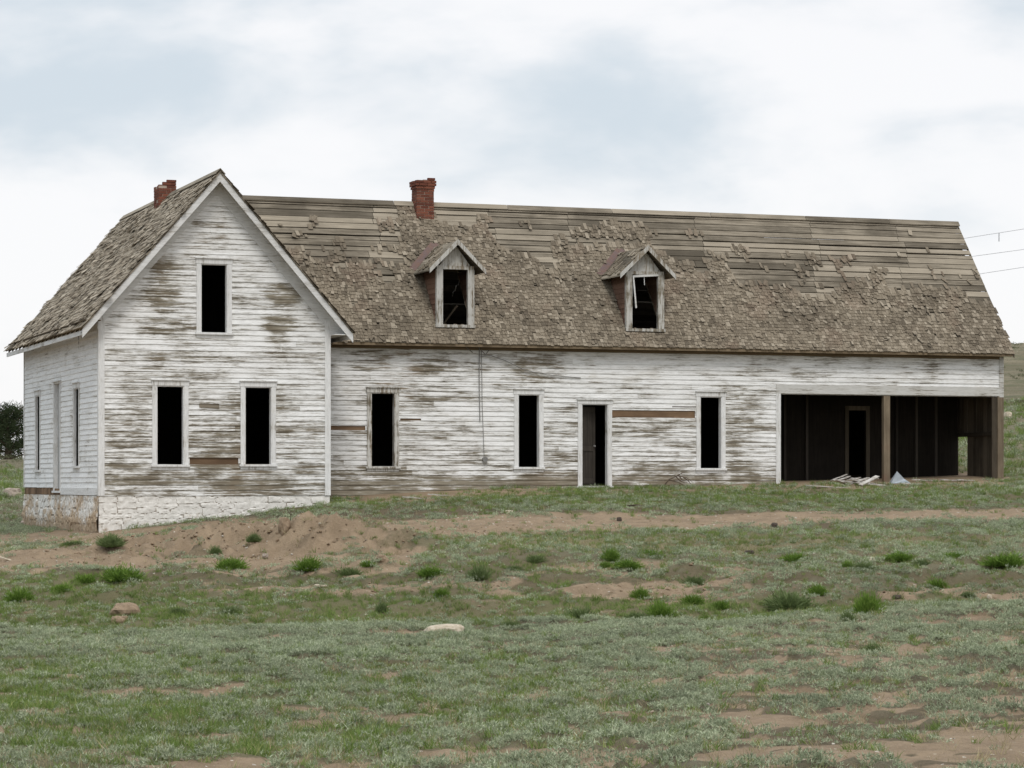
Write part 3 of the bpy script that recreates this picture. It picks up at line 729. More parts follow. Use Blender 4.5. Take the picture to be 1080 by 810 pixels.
FR = wallF((0,0), (1,0), (0,-1)); FLft = wallF((0,GD), (0,-1), (-1,0)); FW = wallF((0,WY), (1,0), (0,-1)); FE = wallF((WE,WY), (0,1), (1,0))
SB = -.28
def greg(t):  # gable region
    top = GAZ-.10
    ze = 3.87
    if t <= ze: return (0, GW)
    d = (top-t)/gs; return (max(0, GAX-d), min(GW, GAX+d))
op_front = [(1.32,1.97,.44,2.27), (3.41,4.06,.45,2.27), (2.36,3.0,3.52,5.12)]
miss_front = [(2.1,3.26,.44,.60), (2.33,2.80,1.77,1.86)]
mb = MB(); courses(mb, FR, greg, SB, GAZ-.15, .125, op_front+miss_front, rs=3, sag=.015); mb.build('wall', M['siding_front'], house, 'front gable wall of peeling white clapboards')
mb = MB(); courses(mb, lambda s,t,n: FR(s,t,n-.008), greg, SB, GAZ-.15, .24, op_front, flat=True, nb=0, nin=-.07, rs=4, jit=0); mb.build('sheathing', M['bare_brown'], house)
# left side wall, s from far (0) to near (GD)
op_left = [(GD-8.85,GD-8.2,.35,2.29), (GD-6.0,GD-5.15,-.18,2.52), (GD-3.2,GD-2.55,.42,2.29)]
mb = MB(); courses(mb, FLft, lambda t: (0, GD), -.10, 3.80, .125, op_left, rs=5, sag=.02); mb.build('wall', M['siding_side'], house, 'whiter clapboard side wall facing left')
mb = MB(); courses(mb, lambda s,t,n: FLft(s,t,n-.008), lambda t: (.08, GD-.08), SB, 3.80, .24, op_left, flat=True, nb=0, nin=-.025, rs=6, jit=0); mb.build('sheathing', M['bare_brown'], house)
mb = MB(); courses(mb, FLft, lambda t: (GD-5.1, GD), -.27, -.10, .17, [], flat=True, nb=.03, rs=7, boards=(5,6)); mb.build('skirt_board', M['trim_h'], house)
# wing front wall
GX0, GX1, GZT = 18.04, 24.28, 2.33
op_wing = [(7.01,7.63,.42,2.23), (10.83,11.41,.41,2.23), (12.53,13.25,-.06,2.01), (15.77,16.38,.39,2.23)]
bay = (GX0, GX1, -1, GZT)
miss_wing = [(5.9,6.87,1.30,1.41), (7.76,8.30,1.55,1.60), (13.36,15.64,1.67,1.86), (15.0,15.70,1.94,1.97)]
mb = MB(); courses(mb, FW, lambda t: (5.3, WE-.02), -.52, 3.55, .122, op_wing+[(GX0,26,-1,GZT)]+miss_wing, rs=9, sag=.02); mb.build('wall', M['siding_wing'], house, 'long wing wall of streaked peeling clapboards')
mb = MB(); courses(mb, lambda s,t,n: FW(s,t,n-.008), lambda t: (5.3, WE-.06), -.45, 3.62, .24, op_wing+[(GX0,26,-1,GZT)], flat=True, nb=0, nin=-.07, rs=10, jit=0); mb.build('sheathing', M['bare_brown'], house)
# end wall (right), upright boards with a gap, and its gable
mb = MB()
def endreg(z):
    top = WR_Z-.1
    if z < 3.8: return (0, WB-WY)
    d = (top-z)/ws; return (max(0, WR_Y-WY-d), min(WB-WY, WR_Y-WY+d))
courses(mb, FE, endreg, 2.3, WR_Z-.15, .125, [], rs=12)
mb.build('wall', M['siding_wing'], house, 'right end wall under the roof')
s = .0; mb = MB(); rr = random.Random(3)
while s < WB-WY-.1:
    w = rr.uniform(.13,.2)
    y0, y1 = WY+s, WY+s+w-.008; lean = rr.uniform(-.012,.012)
    z0 = -.1
    if 3.58 < y0+.02 < 4.02 : z0 = 1.28
    if abs(y0-3.42) < .09: z0 = -.1
    if .35 < s < .5: z0 = .0
    mb.quadbox([(WE-.03,y0,z0),(WE-.01,y0,z0),(WE-.01,y1,z0),(WE-.03,y1,z0),(WE-.03,y0+lean,2.5),(WE-.01,y0+lean,2.5),(WE-.01,y1+lean,2.5),(WE-.03,y1+lean,2.5)])
    s += w
    if 2.2 < s < 2.3: s += .0
mb.bar((WE-.075,WY+.1,1.33), (WE-.075,4.0,1.33), .09, .1); mb.bar((WE-.075,WY+.1,2.38), (WE-.075,4.0,2.38), .09, .1)
mb.build('board_wall', M['barnboard'], house, 'upright dark board lining of the end wall with a tall gap')
# back walls, right wall of gable block, interior
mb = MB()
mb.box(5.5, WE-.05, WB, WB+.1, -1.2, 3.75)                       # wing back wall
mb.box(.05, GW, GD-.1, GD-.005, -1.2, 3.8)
mb.poly([(-.2,GD-.05,3.8),(GW+.2,GD-.05,3.8),(GAX,GD-.05,GAZ-.04)]); mb.poly([(.0,2.6,2.97),(GW,2.6,2.97),(GW+.05,2.6,3.9),(GAX,2.6,GAZ-.1),(-.05,2.6,3.9)])  # rear gable; attic partition added to block light leaking to the attic window
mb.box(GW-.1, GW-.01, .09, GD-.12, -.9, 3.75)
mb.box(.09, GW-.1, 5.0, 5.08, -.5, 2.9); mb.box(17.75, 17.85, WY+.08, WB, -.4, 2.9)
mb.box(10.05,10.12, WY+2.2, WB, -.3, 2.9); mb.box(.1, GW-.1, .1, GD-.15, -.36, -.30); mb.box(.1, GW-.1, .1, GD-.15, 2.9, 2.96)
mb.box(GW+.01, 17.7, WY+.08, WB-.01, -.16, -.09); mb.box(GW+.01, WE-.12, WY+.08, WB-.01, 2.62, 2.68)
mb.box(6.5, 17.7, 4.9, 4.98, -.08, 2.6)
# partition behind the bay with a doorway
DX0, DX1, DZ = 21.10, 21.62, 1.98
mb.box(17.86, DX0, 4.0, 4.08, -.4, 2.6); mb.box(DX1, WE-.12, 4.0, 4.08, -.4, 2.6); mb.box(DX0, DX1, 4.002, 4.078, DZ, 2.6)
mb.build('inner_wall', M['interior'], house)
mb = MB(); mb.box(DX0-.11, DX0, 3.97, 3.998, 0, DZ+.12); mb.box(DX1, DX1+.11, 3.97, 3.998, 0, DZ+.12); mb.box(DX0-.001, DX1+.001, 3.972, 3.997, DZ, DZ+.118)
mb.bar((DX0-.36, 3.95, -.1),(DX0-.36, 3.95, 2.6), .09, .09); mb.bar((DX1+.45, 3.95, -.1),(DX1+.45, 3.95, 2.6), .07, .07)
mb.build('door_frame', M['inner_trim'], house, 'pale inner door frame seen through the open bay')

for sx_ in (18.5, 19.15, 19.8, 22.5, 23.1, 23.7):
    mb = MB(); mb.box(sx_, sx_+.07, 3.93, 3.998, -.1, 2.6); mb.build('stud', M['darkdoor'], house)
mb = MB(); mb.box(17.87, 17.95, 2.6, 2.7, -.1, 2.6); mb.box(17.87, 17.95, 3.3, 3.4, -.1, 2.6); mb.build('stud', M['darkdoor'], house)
# openings: casings with sills
def casing(toW, op, mat, w=.10, proud=.038, door=False, depth=.13, name='window', head=.12, par=house, label=None, jm=None):
    s0, s1, t0, t1 = op; mb = MB()
    def bx(a0, a1, b0, b1, n0, n1, r=None):
        mb.quadbox([toW(a0,b0,n0), toW(a1,b0,n0), toW(a1,b1,n0), toW(a0,b1,n0), toW(a0,b0,n1), toW(a1,b0,n1), toW(a1,b1,n1), toW(a0,b1,n1)], rnd=random.random() if r is None else r)
    bx(s0-w, s0, t0-(.0), t1, .0, proud); bx(s1, s1+w, t0, t1, .0, proud); bx(s0-w-.015, s1+w+.015, t1, t1+head, 0, proud+.006)
    bx(s0-w-.03, s1+w+.03, t1+head, t1+head+.022, 0, proud+.04)
    # jamb lining
    bx(s0, s0+.022, t0, t1-.002, -depth, proud-.012); bx(s1-.022, s1, t0, t1-.002, -depth, proud-.012); bx(s0+.022, s1-.022, t1-.024, t1-.002, -depth, proud-.014)
    o = mb.build(name, mat, par, label)
    m2 = MB(); mb = m2
    bx(s0-w-.03, s1+w+.03, t0-.05, t0-.001, -depth if not door else -.1, proud+.035)
    if not door: bx(s0-w, s1+w, t0-.12, t0-.051, 0, proud-.01)
    m2.build('sill', mat, o)
    return o
for op in op_front: casing(FR, op, M['trim'])
for op, m in zip(op_wing, (M['trim_bad'], M['trim'], None, M['trim'])):
    if m: casing(FW, op, m)
casing(FW, op_wing[2], M['trim'], door=True, name='door_frame', head=.10, label='white casing of the open doorway')
casing(FLft, op_left[0], M['trim'], w=.09, depth=.03); casing(FLft, op_left[2], M['trim'], w=.09, depth=.03)
casing(FLft, op_left[1], M['trim'], door=True, w=.09, name='door_frame', head=.02, label='casing of the narrow side doorway')
# doors
mb = MB(); mb.box(.06, .10, 5.17, 5.98, -.17, 2.49); dr = mb.build('door', M['greydoor'], house, 'greyed side door set in the left wall')
mb = MB(); mb.tube([(.055,5.25,.85),(-.0,5.25,.85)], .022); mb.build('handle', M['cable'], dr)
mb = MB()   # inner door ajar behind the wing doorway
c_, s_ = math.cos(R(20)), math.sin(R(20))
def D(a, n, z): return (12.56+a*c_-n*s_, WY+.16+a*s_+n*c_, z)
mb.quadbox([D(0,0,-.05),D(.5,0,-.05),D(.5,.04,-.05),D(0,.04,-.05),D(0,0,1.95),D(.5,0,1.95),D(.5,.04,1.95),D(0,.04,1.95)], rnd=.4)
for (a0,a1,z0,z1) in ((.0,.07,0,1.93),(.42,.495,0,1.93),(.07,.42,0,.14),(.07,.42,.82,.95),(.07,.42,1.82,1.93)):
    mb.quadbox([D(a0,-.015,z0),D(a1,-.015,z0),D(a1,-.001,z0),D(a0,-.001,z0),D(a0,-.015,z1),D(a1,-.015,z1),D(a1,-.001,z1),D(a0,-.001,z1)], rnd=.7)
dr = mb.build('door', M['darkdoor'], house, 'dark panelled door standing ajar inside the doorway')
mb = MB(); mb.tube([D(.45,-.01,.95), D(.45,-.06,.95)], .025); mb.build('handle', M['cable'], dr)

# corner boards, frieze, rakes
mb = MB(); mb.box(-.034, .11, -.036, -.001, SB, 3.86); mb.box(-.036, -.001, -.001, .11, SB-.001, 3.80); mb.build('corner_board', M['trim'], house)
mb = MB(); mb.box(GW-.11, GW+.03, -.036, -.001, SB, 3.86); mb.box(GW, GW+.028, -.001, .1, SB, 3.6); mb.build('corner_board', M['trim'], house)
mb = MB(); mb.box(-.034, -.001, GD-.1, GD, -.1, 3.7); mb.build('corner_board', M['trim'], house)
mb = MB(); mb.box(WE-.10, WE+.03, WY-.034, WY-.001, 2.30, 3.45); mb.build('corner_board', M['header'], house)
mb = MB(); mb.box(GX0-.13, GX0, WY-.036, WY+.07, -.15, GZT); mb.build('jamb_board', M['trim'], house)
mb = MB(); mb.box(GX0-.13, WE-.1, WY-.036, WY-.001, GZT, GZT+.24); mb.box(GX0, WE-.1, WY+.001, WY+.12, GZT-.02, GZT+.2); mb.build('header_board', M['header'], house)
mb = MB(); mb.box(21.02, 21.20, WY-.02, WY+.10, -.1, GZT-.02); mb.build('post', M['post'], house, 'bare wooden post in the middle of the open bay')
mb = MB(); mb.box(24.40, 24.58, WY-.03, WY+.14, -.15, GZT); mb.build('post', M['post'], house, 'thick corner post at the right end of the bay')
mb = MB(); mb.box(24.24, 24.385, WY-.012, WY+.03, -.15, GZT-.02); mb.build('post', M['barnboard'], house, 'grey board beside the right corner post')

def slope_bar(mb, xa, za, xb, zb, y0, y1, th, off, rnd=.5):
    """plank in the xz plane following a slope; th thick downwards measured vertically, off below the line"""
    mb.quadbox([(xa,y0,za-off-th),(xb,y0,zb-off-th),(xb,y1,zb-off-th),(xa,y1,za-off-th),(xa,y0,za-off),(xb,y0,zb-off),(xb,y1,zb-off),(xa,y1,za-off)], rnd=rnd)
RY = -.42
for sgn, nm in ((-1,'l'),(1,'r')):
    def X_(d): return GAX+sgn*d
    D0 = GAX-GEX
    mb = MB(); slope_bar(mb, X_(D0), GEZ, X_(0), GAZ, RY, RY+.03, .20, .05); mb.build('rake_board', M['rake'] if sgn > 0 else M['deck_y'] if False else M['rake'], house)
    mb = MB(); slope_bar(mb, X_(D0-.02), GEZ+.02*gs, X_(0), GAZ, RY+.031, -.001, .02, .12); mb.build('soffit', M['rake'], house)
    mb = MB(); slope_bar(mb, X_(D0-.42), GEZ+.42*gs, X_(0), GAZ, -.030, -.002, .36, .145); mb.build('frieze_board', M['rake'], house)
    # boxed eave return
    xa, xb = sorted((X_(D0-.02), X_(GAX if sgn < 0 else GAX)))
# small boxed soffits at both eave ends
mb = MB()
mb.quadbox([(GW+.03,RY+.03,3.50),(5.90,RY+.03,3.50),(5.90,.9,3.50),(GW+.03,.9,3.50),(GW+.03,RY+.03,3.52),(5.90,RY+.03,3.52),(5.90,.9,3.52),(GW+.03,.9,3.52)], rnd=.5)
mb.quadbox([(5.86,RY+.031,3.40),(5.89,RY+.031,3.40),(5.89,1.4,3.40),(5.86,1.4,3.40),(5.86,RY+.031,3.50),(5.89,RY+.031,3.50),(5.89,1.4,3.50),(5.86,1.4,3.50)], rnd=.5)
mb.poly([(GW+.032,-.033,3.52),(5.86,-.033,3.52),(GW+.032,-.033,3.95)])
mb.build('eave_box', M['rake'], house)
mb = MB(); mb.box(-.44, -.41, RY+.031, 11.1, 3.40, 3.50); mb.build('eave_board', M['trim_h'], house, 'side eave fascia')
mb = MB(); mb.box(-.41, -.035, RY+.031, 11.0, 3.72, 3.74); 
for y in np.arange(.2, 11, .6): mb.quadbox([(-.40,y,3.5),(-.40,y+.05,3.5),(0,y+.05,3.88),(0,y,3.88),(-.40,y,3.56),(-.40,y+.05,3.56),(0,y+.05,3.95),(0,y,3.95)], rnd=.5)
mb.build('soffit', M['fascia'], house)
mb = MB(); mb.box(5.95, WE+.14, WE_Y+.01, WE_Y+.04, WE_Z-.075, WE_Z-.012); mb.build('eave_board', M['fascia'], house, 'brown fascia board under the wing eave')
mb = MB(); mb.box(5.5, WE+.1, WE_Y+.041, WY-.002, WE_Z-.06, WE_Z-.04)
mb.box(5.5, WE-.1, WY-.04, WY-.001, WE_Z-.14, WE_Z-.062); mb.build('soffit', M['fascia'], house)

# ---------------- roofs
def planeF(o, es, et):
    o = Vector(o); es = Vector(es).normalized(); et = Vector(et).normalized(); en = es.cross(et).normalized()
    return lambda s, t, n: tuple(o+es*s+et*t+en*n)
def deck(mb, toW, reg, T, seams, bw=.20, seed=1, gapr=(.012,.055), holes=(), n0=-.03, n1=-.004):
    rr = random.Random(seed); t = .0; k = 0; grp = 0; sh = 0
    while t < T-.02:
        w = min(rr.uniform(bw*.82, bw*1.12), T-t); g_ = rr.uniform(*gapr) if rr.random() < .75 else gapr[0]
        if k % 5 == 0: off = rr.uniform(-1.1, 1.1); 
        a, b = reg(t+w/2); cuts = [a]+[s+off+k*.04 for s in seams if a+.3 < s+off+k*.04 < b-.3]+[b]
        cuts = sorted(cuts+[e_ for h in holes if h[2] < t+w/2 < h[3] and h[1]-h[0] < 2 for e_ in h[:2]])
        for i in range(len(cuts)-1):
            s0, s1 = cuts[i]+.006, cuts[i+1]-.006
            if any(h[0] < (s0+s1)/2 < h[1] and h[2] < t+w/2 < h[3] for h in holes): continue
            if s1-s0 < .01: continue
            bow = rr.uniform(-.012,.012); wa = w-g_*rr.uniform(.5,1.3); lift = rr.uniform(0,.012); r = rr.random(); N = max(1, int((s1-s0)/1.3))
            tl = rr.uniform(-.008,.008)
            for j in range(N):
                p, q_ = s0+(s1-s0)*j/N, s0+(s1-s0)*(j+1)/N
                f0, f1 = math.sin(math.pi*j/N)*bow, math.sin(math.pi*(j+1)/N)*bow
                e0, e1 = tl*(j/N-.5), tl*((j+1)/N-.5)
                z0, z1 = t+f0+e0, t+f1+e1
                mb.quadbox([toW(p,z0,n0),toW(q_,z1,n0),toW(q_,z1+wa,n0),toW(p,z0+wa,n0),toW(p,z0,n1+lift),toW(q_,z1,n1+lift),toW(q_,z1+wa,n1),toW(p,z0+wa,n1)], rnd=r)
        t += w; k += 1
def shingles(mb, toW, reg, T, prob, e=.112, seed=1, wr=(.05,.125), avoid=None, wild=.03):
    rr = random.Random(seed); k = 0; t = -.03
    while t < T-.05:
        a, b = reg(max(t, 0)); s = a-rr.uniform(0,.1); wav = rr.uniform(-.01,.01)
        while s < b:
            w = rr.uniform(*wr); sc = s+w/2; p, loose = prob(sc, t)
            if rr.random() < p and a <= sc <= b and not (avoid and avoid(sc, t)):
                L = e*rr.uniform(1.7,2.2); dt = rr.gauss(0,.009+.008*min(1, t/2.5))+wav; an = rr.gauss(0,.014); lift = abs(rr.gauss(0,.0035)); short = 0
                if rr.random() < wild+loose: an = rr.gauss(0,.28); lift = rr.uniform(.0,.05); dt += rr.uniform(-.08,.04); 
                if rr.random() < .12: L *= .6; dt += e*.35
                if t+dt+L > T: L = T-t-dt-.01
                if L > .05:
                    ca, sa = math.cos(an), math.sin(an); hw = (w-.007)/2; th = .009; r = min(1, max(0, rr.gauss(.45,.23)))
                    def P(u_, v_, n_): return toW(sc+u_*ca-v_*sa, t+dt+u_*sa+v_*ca, n_)
                    nb_, ntp = .024+lift, .008
                    c1, c2 = rr.uniform(-.003,.006), rr.uniform(-.003,.006)
                    mb.quadbox([P(-hw,0,nb_-th+c1),P(hw,0,nb_-th+c2),P(hw,L,ntp-.004),P(-hw,L,ntp-.004),P(-hw,0,nb_+c1),P(hw,0,nb_+c2),P(hw,L,ntp),P(-hw,L,ntp)],
                        faces=((4,5,6,7),(0,1,5,4),(1,2,6,5),(3,0,4,7),(2,3,7,6)), rnd=r)
            s += w
        t += e; k += 1
WT = math.hypot(WR_Y-WE_Y, WR_Z-WE_Z)
wtw = planeF((0,WE_Y,WE_Z), (1,0,0), (0,WR_Y-WE_Y,WR_Z-WE_Z))
def wreg(t):
    z = WE_Z+(WR_Z-WE_Z)*t/WT
    return (GAX+(GAZ-z)/gs-.12, WE+.17)
dorm = [(9.18, .47, 'l'), (14.25, .50, 'r')]
def in_dormer(s, t):
    y = WE_Y+(WR_Y-WE_Y)*t/WT
    return any(abs(s-c) < hw-.01 and y > WY-.06 and y < 3.2 for c, hw, _ in dorm) or (8.98 < s < 9.38 and t > WT-.45)
KX = [4, 5.0, 6.6, 7.9, 8.35, 8.5, 9.2, 9.5, 10.9, 11.0, 12.2, 13.0, 13.3, 15.2, 15.5, 16.0, 16.9, 17.4, 19.3, 20.7, 22.4, 23.2, 24.8]
KT = [.60,.55,.58,.52, .56, 1.05, 1.05,.80, .78, .66,.64, .72, .86, .84, .72, .62, .60, .50, .44, .50, .42, .50, .36]
def wprob(s, t):
    f = t/WT; T = np.interp(s, KX, KT)
    n = float(fbm(np.array(s/.55), np.array(t/.4), 201, 3)); n2 = float(vnoise(np.array(s/.28), np.array(t/.35), 205))
    d = f-T-(n-.5)*.62
    if f > .91 and T < 1: return 0, 0
    if d < -.10: return (.975 if n2 > .12 else .7), (.06 if d > -.22 else 0)
    if d < 0: return .82, .16
    if d < .25 and n2 > .66 and n > .46: return .6, .45
    return 0.004, .5
mb = MB(); deck(mb, wtw, wreg, WT, [3.6,7.3,10.4,12.6,16.2,19.6,22.2], seed=4, bw=.21, gapr=(.014,.05), holes=[(c-hw+.03, c+hw-.03, .45, 2.45) for c, hw, _ in dorm])
# remove deck across dormer openings is hidden by the dormer boxes
rf = mb.build('roof', M['deck_x'], house, 'wing roof of bare grey boards showing where shingles are gone')
mb = MB(); shingles(mb, wtw, wreg, WT, wprob, seed=8, avoid=in_dormer); mb.build('shingles', M['shingle'], rf)
mb = MB()
xk = 4.2
while xk < WE+.17:
    L = min(xk+random.uniform(2.5,4.5), WE+.19); dz = random.uniform(-.012,.012)
    mb.quadbox([(xk,WR_Y-.08,WR_Z-.06+dz),(L-.01,WR_Y-.08,WR_Z-.06+dz*.2),(L-.01,WR_Y+.005,WR_Z+.055),(xk,WR_Y+.005,WR_Z+.055),(xk,WR_Y-.09,WR_Z-.04+dz),(L-.01,WR_Y-.09,WR_Z-.04+dz*.2),(L-.01,WR_Y+.005,WR_Z+.08),(xk,WR_Y+.005,WR_Z+.08)])
    xk = L
mb.build('ridge_board', M['deck_x'], rf)
# back slope of the wing (one board missing lets the sky through)
wtb = planeF((0,2*WR_Y-WE_Y,WE_Z), (1,0,0), (0,WE_Y-WR_Y,WR_Z-WE_Z))
wtb2 = lambda s, t, n: wtb(s, t, -n)
mb = MB(); deck(mb, wtb2, wreg, WT, [3.6,9.3,12.6,18.9,21.3], seed=14, gapr=(.0,.002), holes=[(19,21.3,4.15,4.42)]); mb.build('roof', M['deck_x'], house, 'hidden back slope of the wing roof')
# verge boards at the right end
mb = MB(); mb.quadbox([(WE+.15,WE_Y,WE_Z-.12),(WE+.18,WE_Y,WE_Z-.12),(WE+.18,WR_Y,WR_Z-.12),(WE+.15,WR_Y,WR_Z-.12),(WE+.15,WE_Y,WE_Z-.035),(WE+.18,WE_Y,WE_Z-.035),(WE+.18,WR_Y,WR_Z-.035),(WE+.15,WR_Y,WR_Z-.035)], rnd=.3)
mb.build('verge_board', M['deck_y'], rf)

# gable roof slopes (s along -y .. depth, t up the slope)
GT = math.hypot(GAX-GEX, GAZ-GEZ); GY1 = 11.15
gl = planeF((GEX,GY1,GEZ), (0,-1,0), (GAX-GEX,0,GAZ-GEZ))
grr = planeF((2*GAX-GEX,RY-.03,GEZ), (0,1,0), (GEX-GAX,0,GAZ-GEZ))
greg2 = lambda t: (0, GY1-RY+.03)
def gprob(s, t):
    n = float(fbm(np.array(s/.6), np.array(t/.4), 301, 3)); f = t/GT
    if f > .95: return 0, 0
    if n > .66: return .25, .4
    return .95, .16
def chim1(s, t): return False
mb = MB(); deck(mb, gl, greg2, GT, [3.2,6.6,9.4], seed=24); rg = mb.build('roof', M['deck_y'], house, 'steep left roof slope with curling shingles')
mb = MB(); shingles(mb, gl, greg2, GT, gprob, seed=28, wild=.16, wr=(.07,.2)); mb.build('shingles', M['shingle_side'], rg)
mb = MB(); deck(mb, grr, greg2, GT, [3.2,6.6,9.4], seed=34, gapr=(.001,.003)); rg2 = mb.build('roof', M['deck_y'], house, 'steep right roof slope over the gable')
mb = MB(); shingles(mb, grr, lambda t: (0, 3.0), GT, lambda s,t: (.95,.05), seed=38, wr=(.1,.2)); mb.build('shingles', M['shingle'], rg2)
mb = MB()
yk = RY-.04
while yk < GY1:
    L = min(yk+random.uniform(2.,3.4), GY1)
    for sg in (-1, 1):
        mb.quadbox([(GAX+sg*.11,yk,GAZ-.09),(GAX+sg*.11,L-.01,GAZ-.09),(GAX,L-.01,GAZ+.035),(GAX,yk,GAZ+.035),(GAX+sg*.125,yk,GAZ-.075),(GAX+sg*.125,L-.01,GAZ-.075),(GAX,L-.01,GAZ+.058),(GAX,yk,GAZ+.058)])
    yk = L
mb.build('ridge_board', M['deck_y'], rg)
# thin slope edge on the front verge
mb = MB()
for sg in (-1, 1):
    D0 = GAX-GEX; slope_bar(mb, GAX+sg*D0, GEZ, GAX, GAZ, RY-.012, RY-.001, .035, .0, .3)
mb.build('verge_board', M['deck_y'], rg)

# chimneys of single bricks
def chimney(parent, x0, x1, y0, y1, z0, top, corbel=0, seed=1, label=None):
    rr = random.Random(seed); mb = MB(); m = MB(); m.box(x0+.012, x1-.012, y0+.012, y1-.012, z0, min(top(x0, 0), top(x1, 0))-.03)
    z = z0; k = 0; zt = max(top(x0, 0), top(x1, 0))
    while z < zt:
        h = .068; ex = 0
        if corbel:
            if z > zt-.36: ex = .022
            if z > zt-.28: ex = .045
            if z > zt-.12: ex = .025
        X0_, X1_, Y0_, Y1_ = x0-ex, x1+ex, y0-ex, y1+ex; off = .11 if k % 2 else 0
        def put(a, b, c, d):
            if (z+h) > top((a+b)/2, (c+d)/2)+rr.uniform(-.02,.02): return
            if rr.random() < .015: return
            j = rr.uniform(-.005,.005); j2 = rr.uniform(-.005,.005); mb.box(a+j, b-.010+j, c+j2, d-.010+j2, z, z+h-.009, rnd=rr.random())
        x = X0_
        while x < X1_-.02:
            L = min(x+(.21 if (x > X0_ or not off) else .11), X1_); put(x, L, Y0_, Y0_+.1); put(x, L, Y1_-.1, Y1_); x = L
        y = Y0_+.1
        while y < Y1_-.11:
            L = min(y+(.21 if (y > Y0_+.1 or off) else .11), Y1_-.1); put(X0_, X0_+.1, y, L); put(X1_-.1, X1_, y, L); y = L
        z += h+.004; k += 1
    o = mb.build('chimney', M['brick'], parent, label); m.build('mortar', M['mortar'], o if False else parent)
    return o
chimney(rg, 2.42, 2.88, 5.0, 5.6, 6.7, lambda x, y: 7.66 if x > 2.6 else 7.50, 0, 3, 'short broken red brick chimney on the gable ridge')
chimney(rf, 8.93, 9.40, 4.15, 4.62, 6.4, lambda x, y: 7.87 if x > 9.2 else 7.80, 1, 5, 'tall red brick chimney with flared top on the wing ridge')

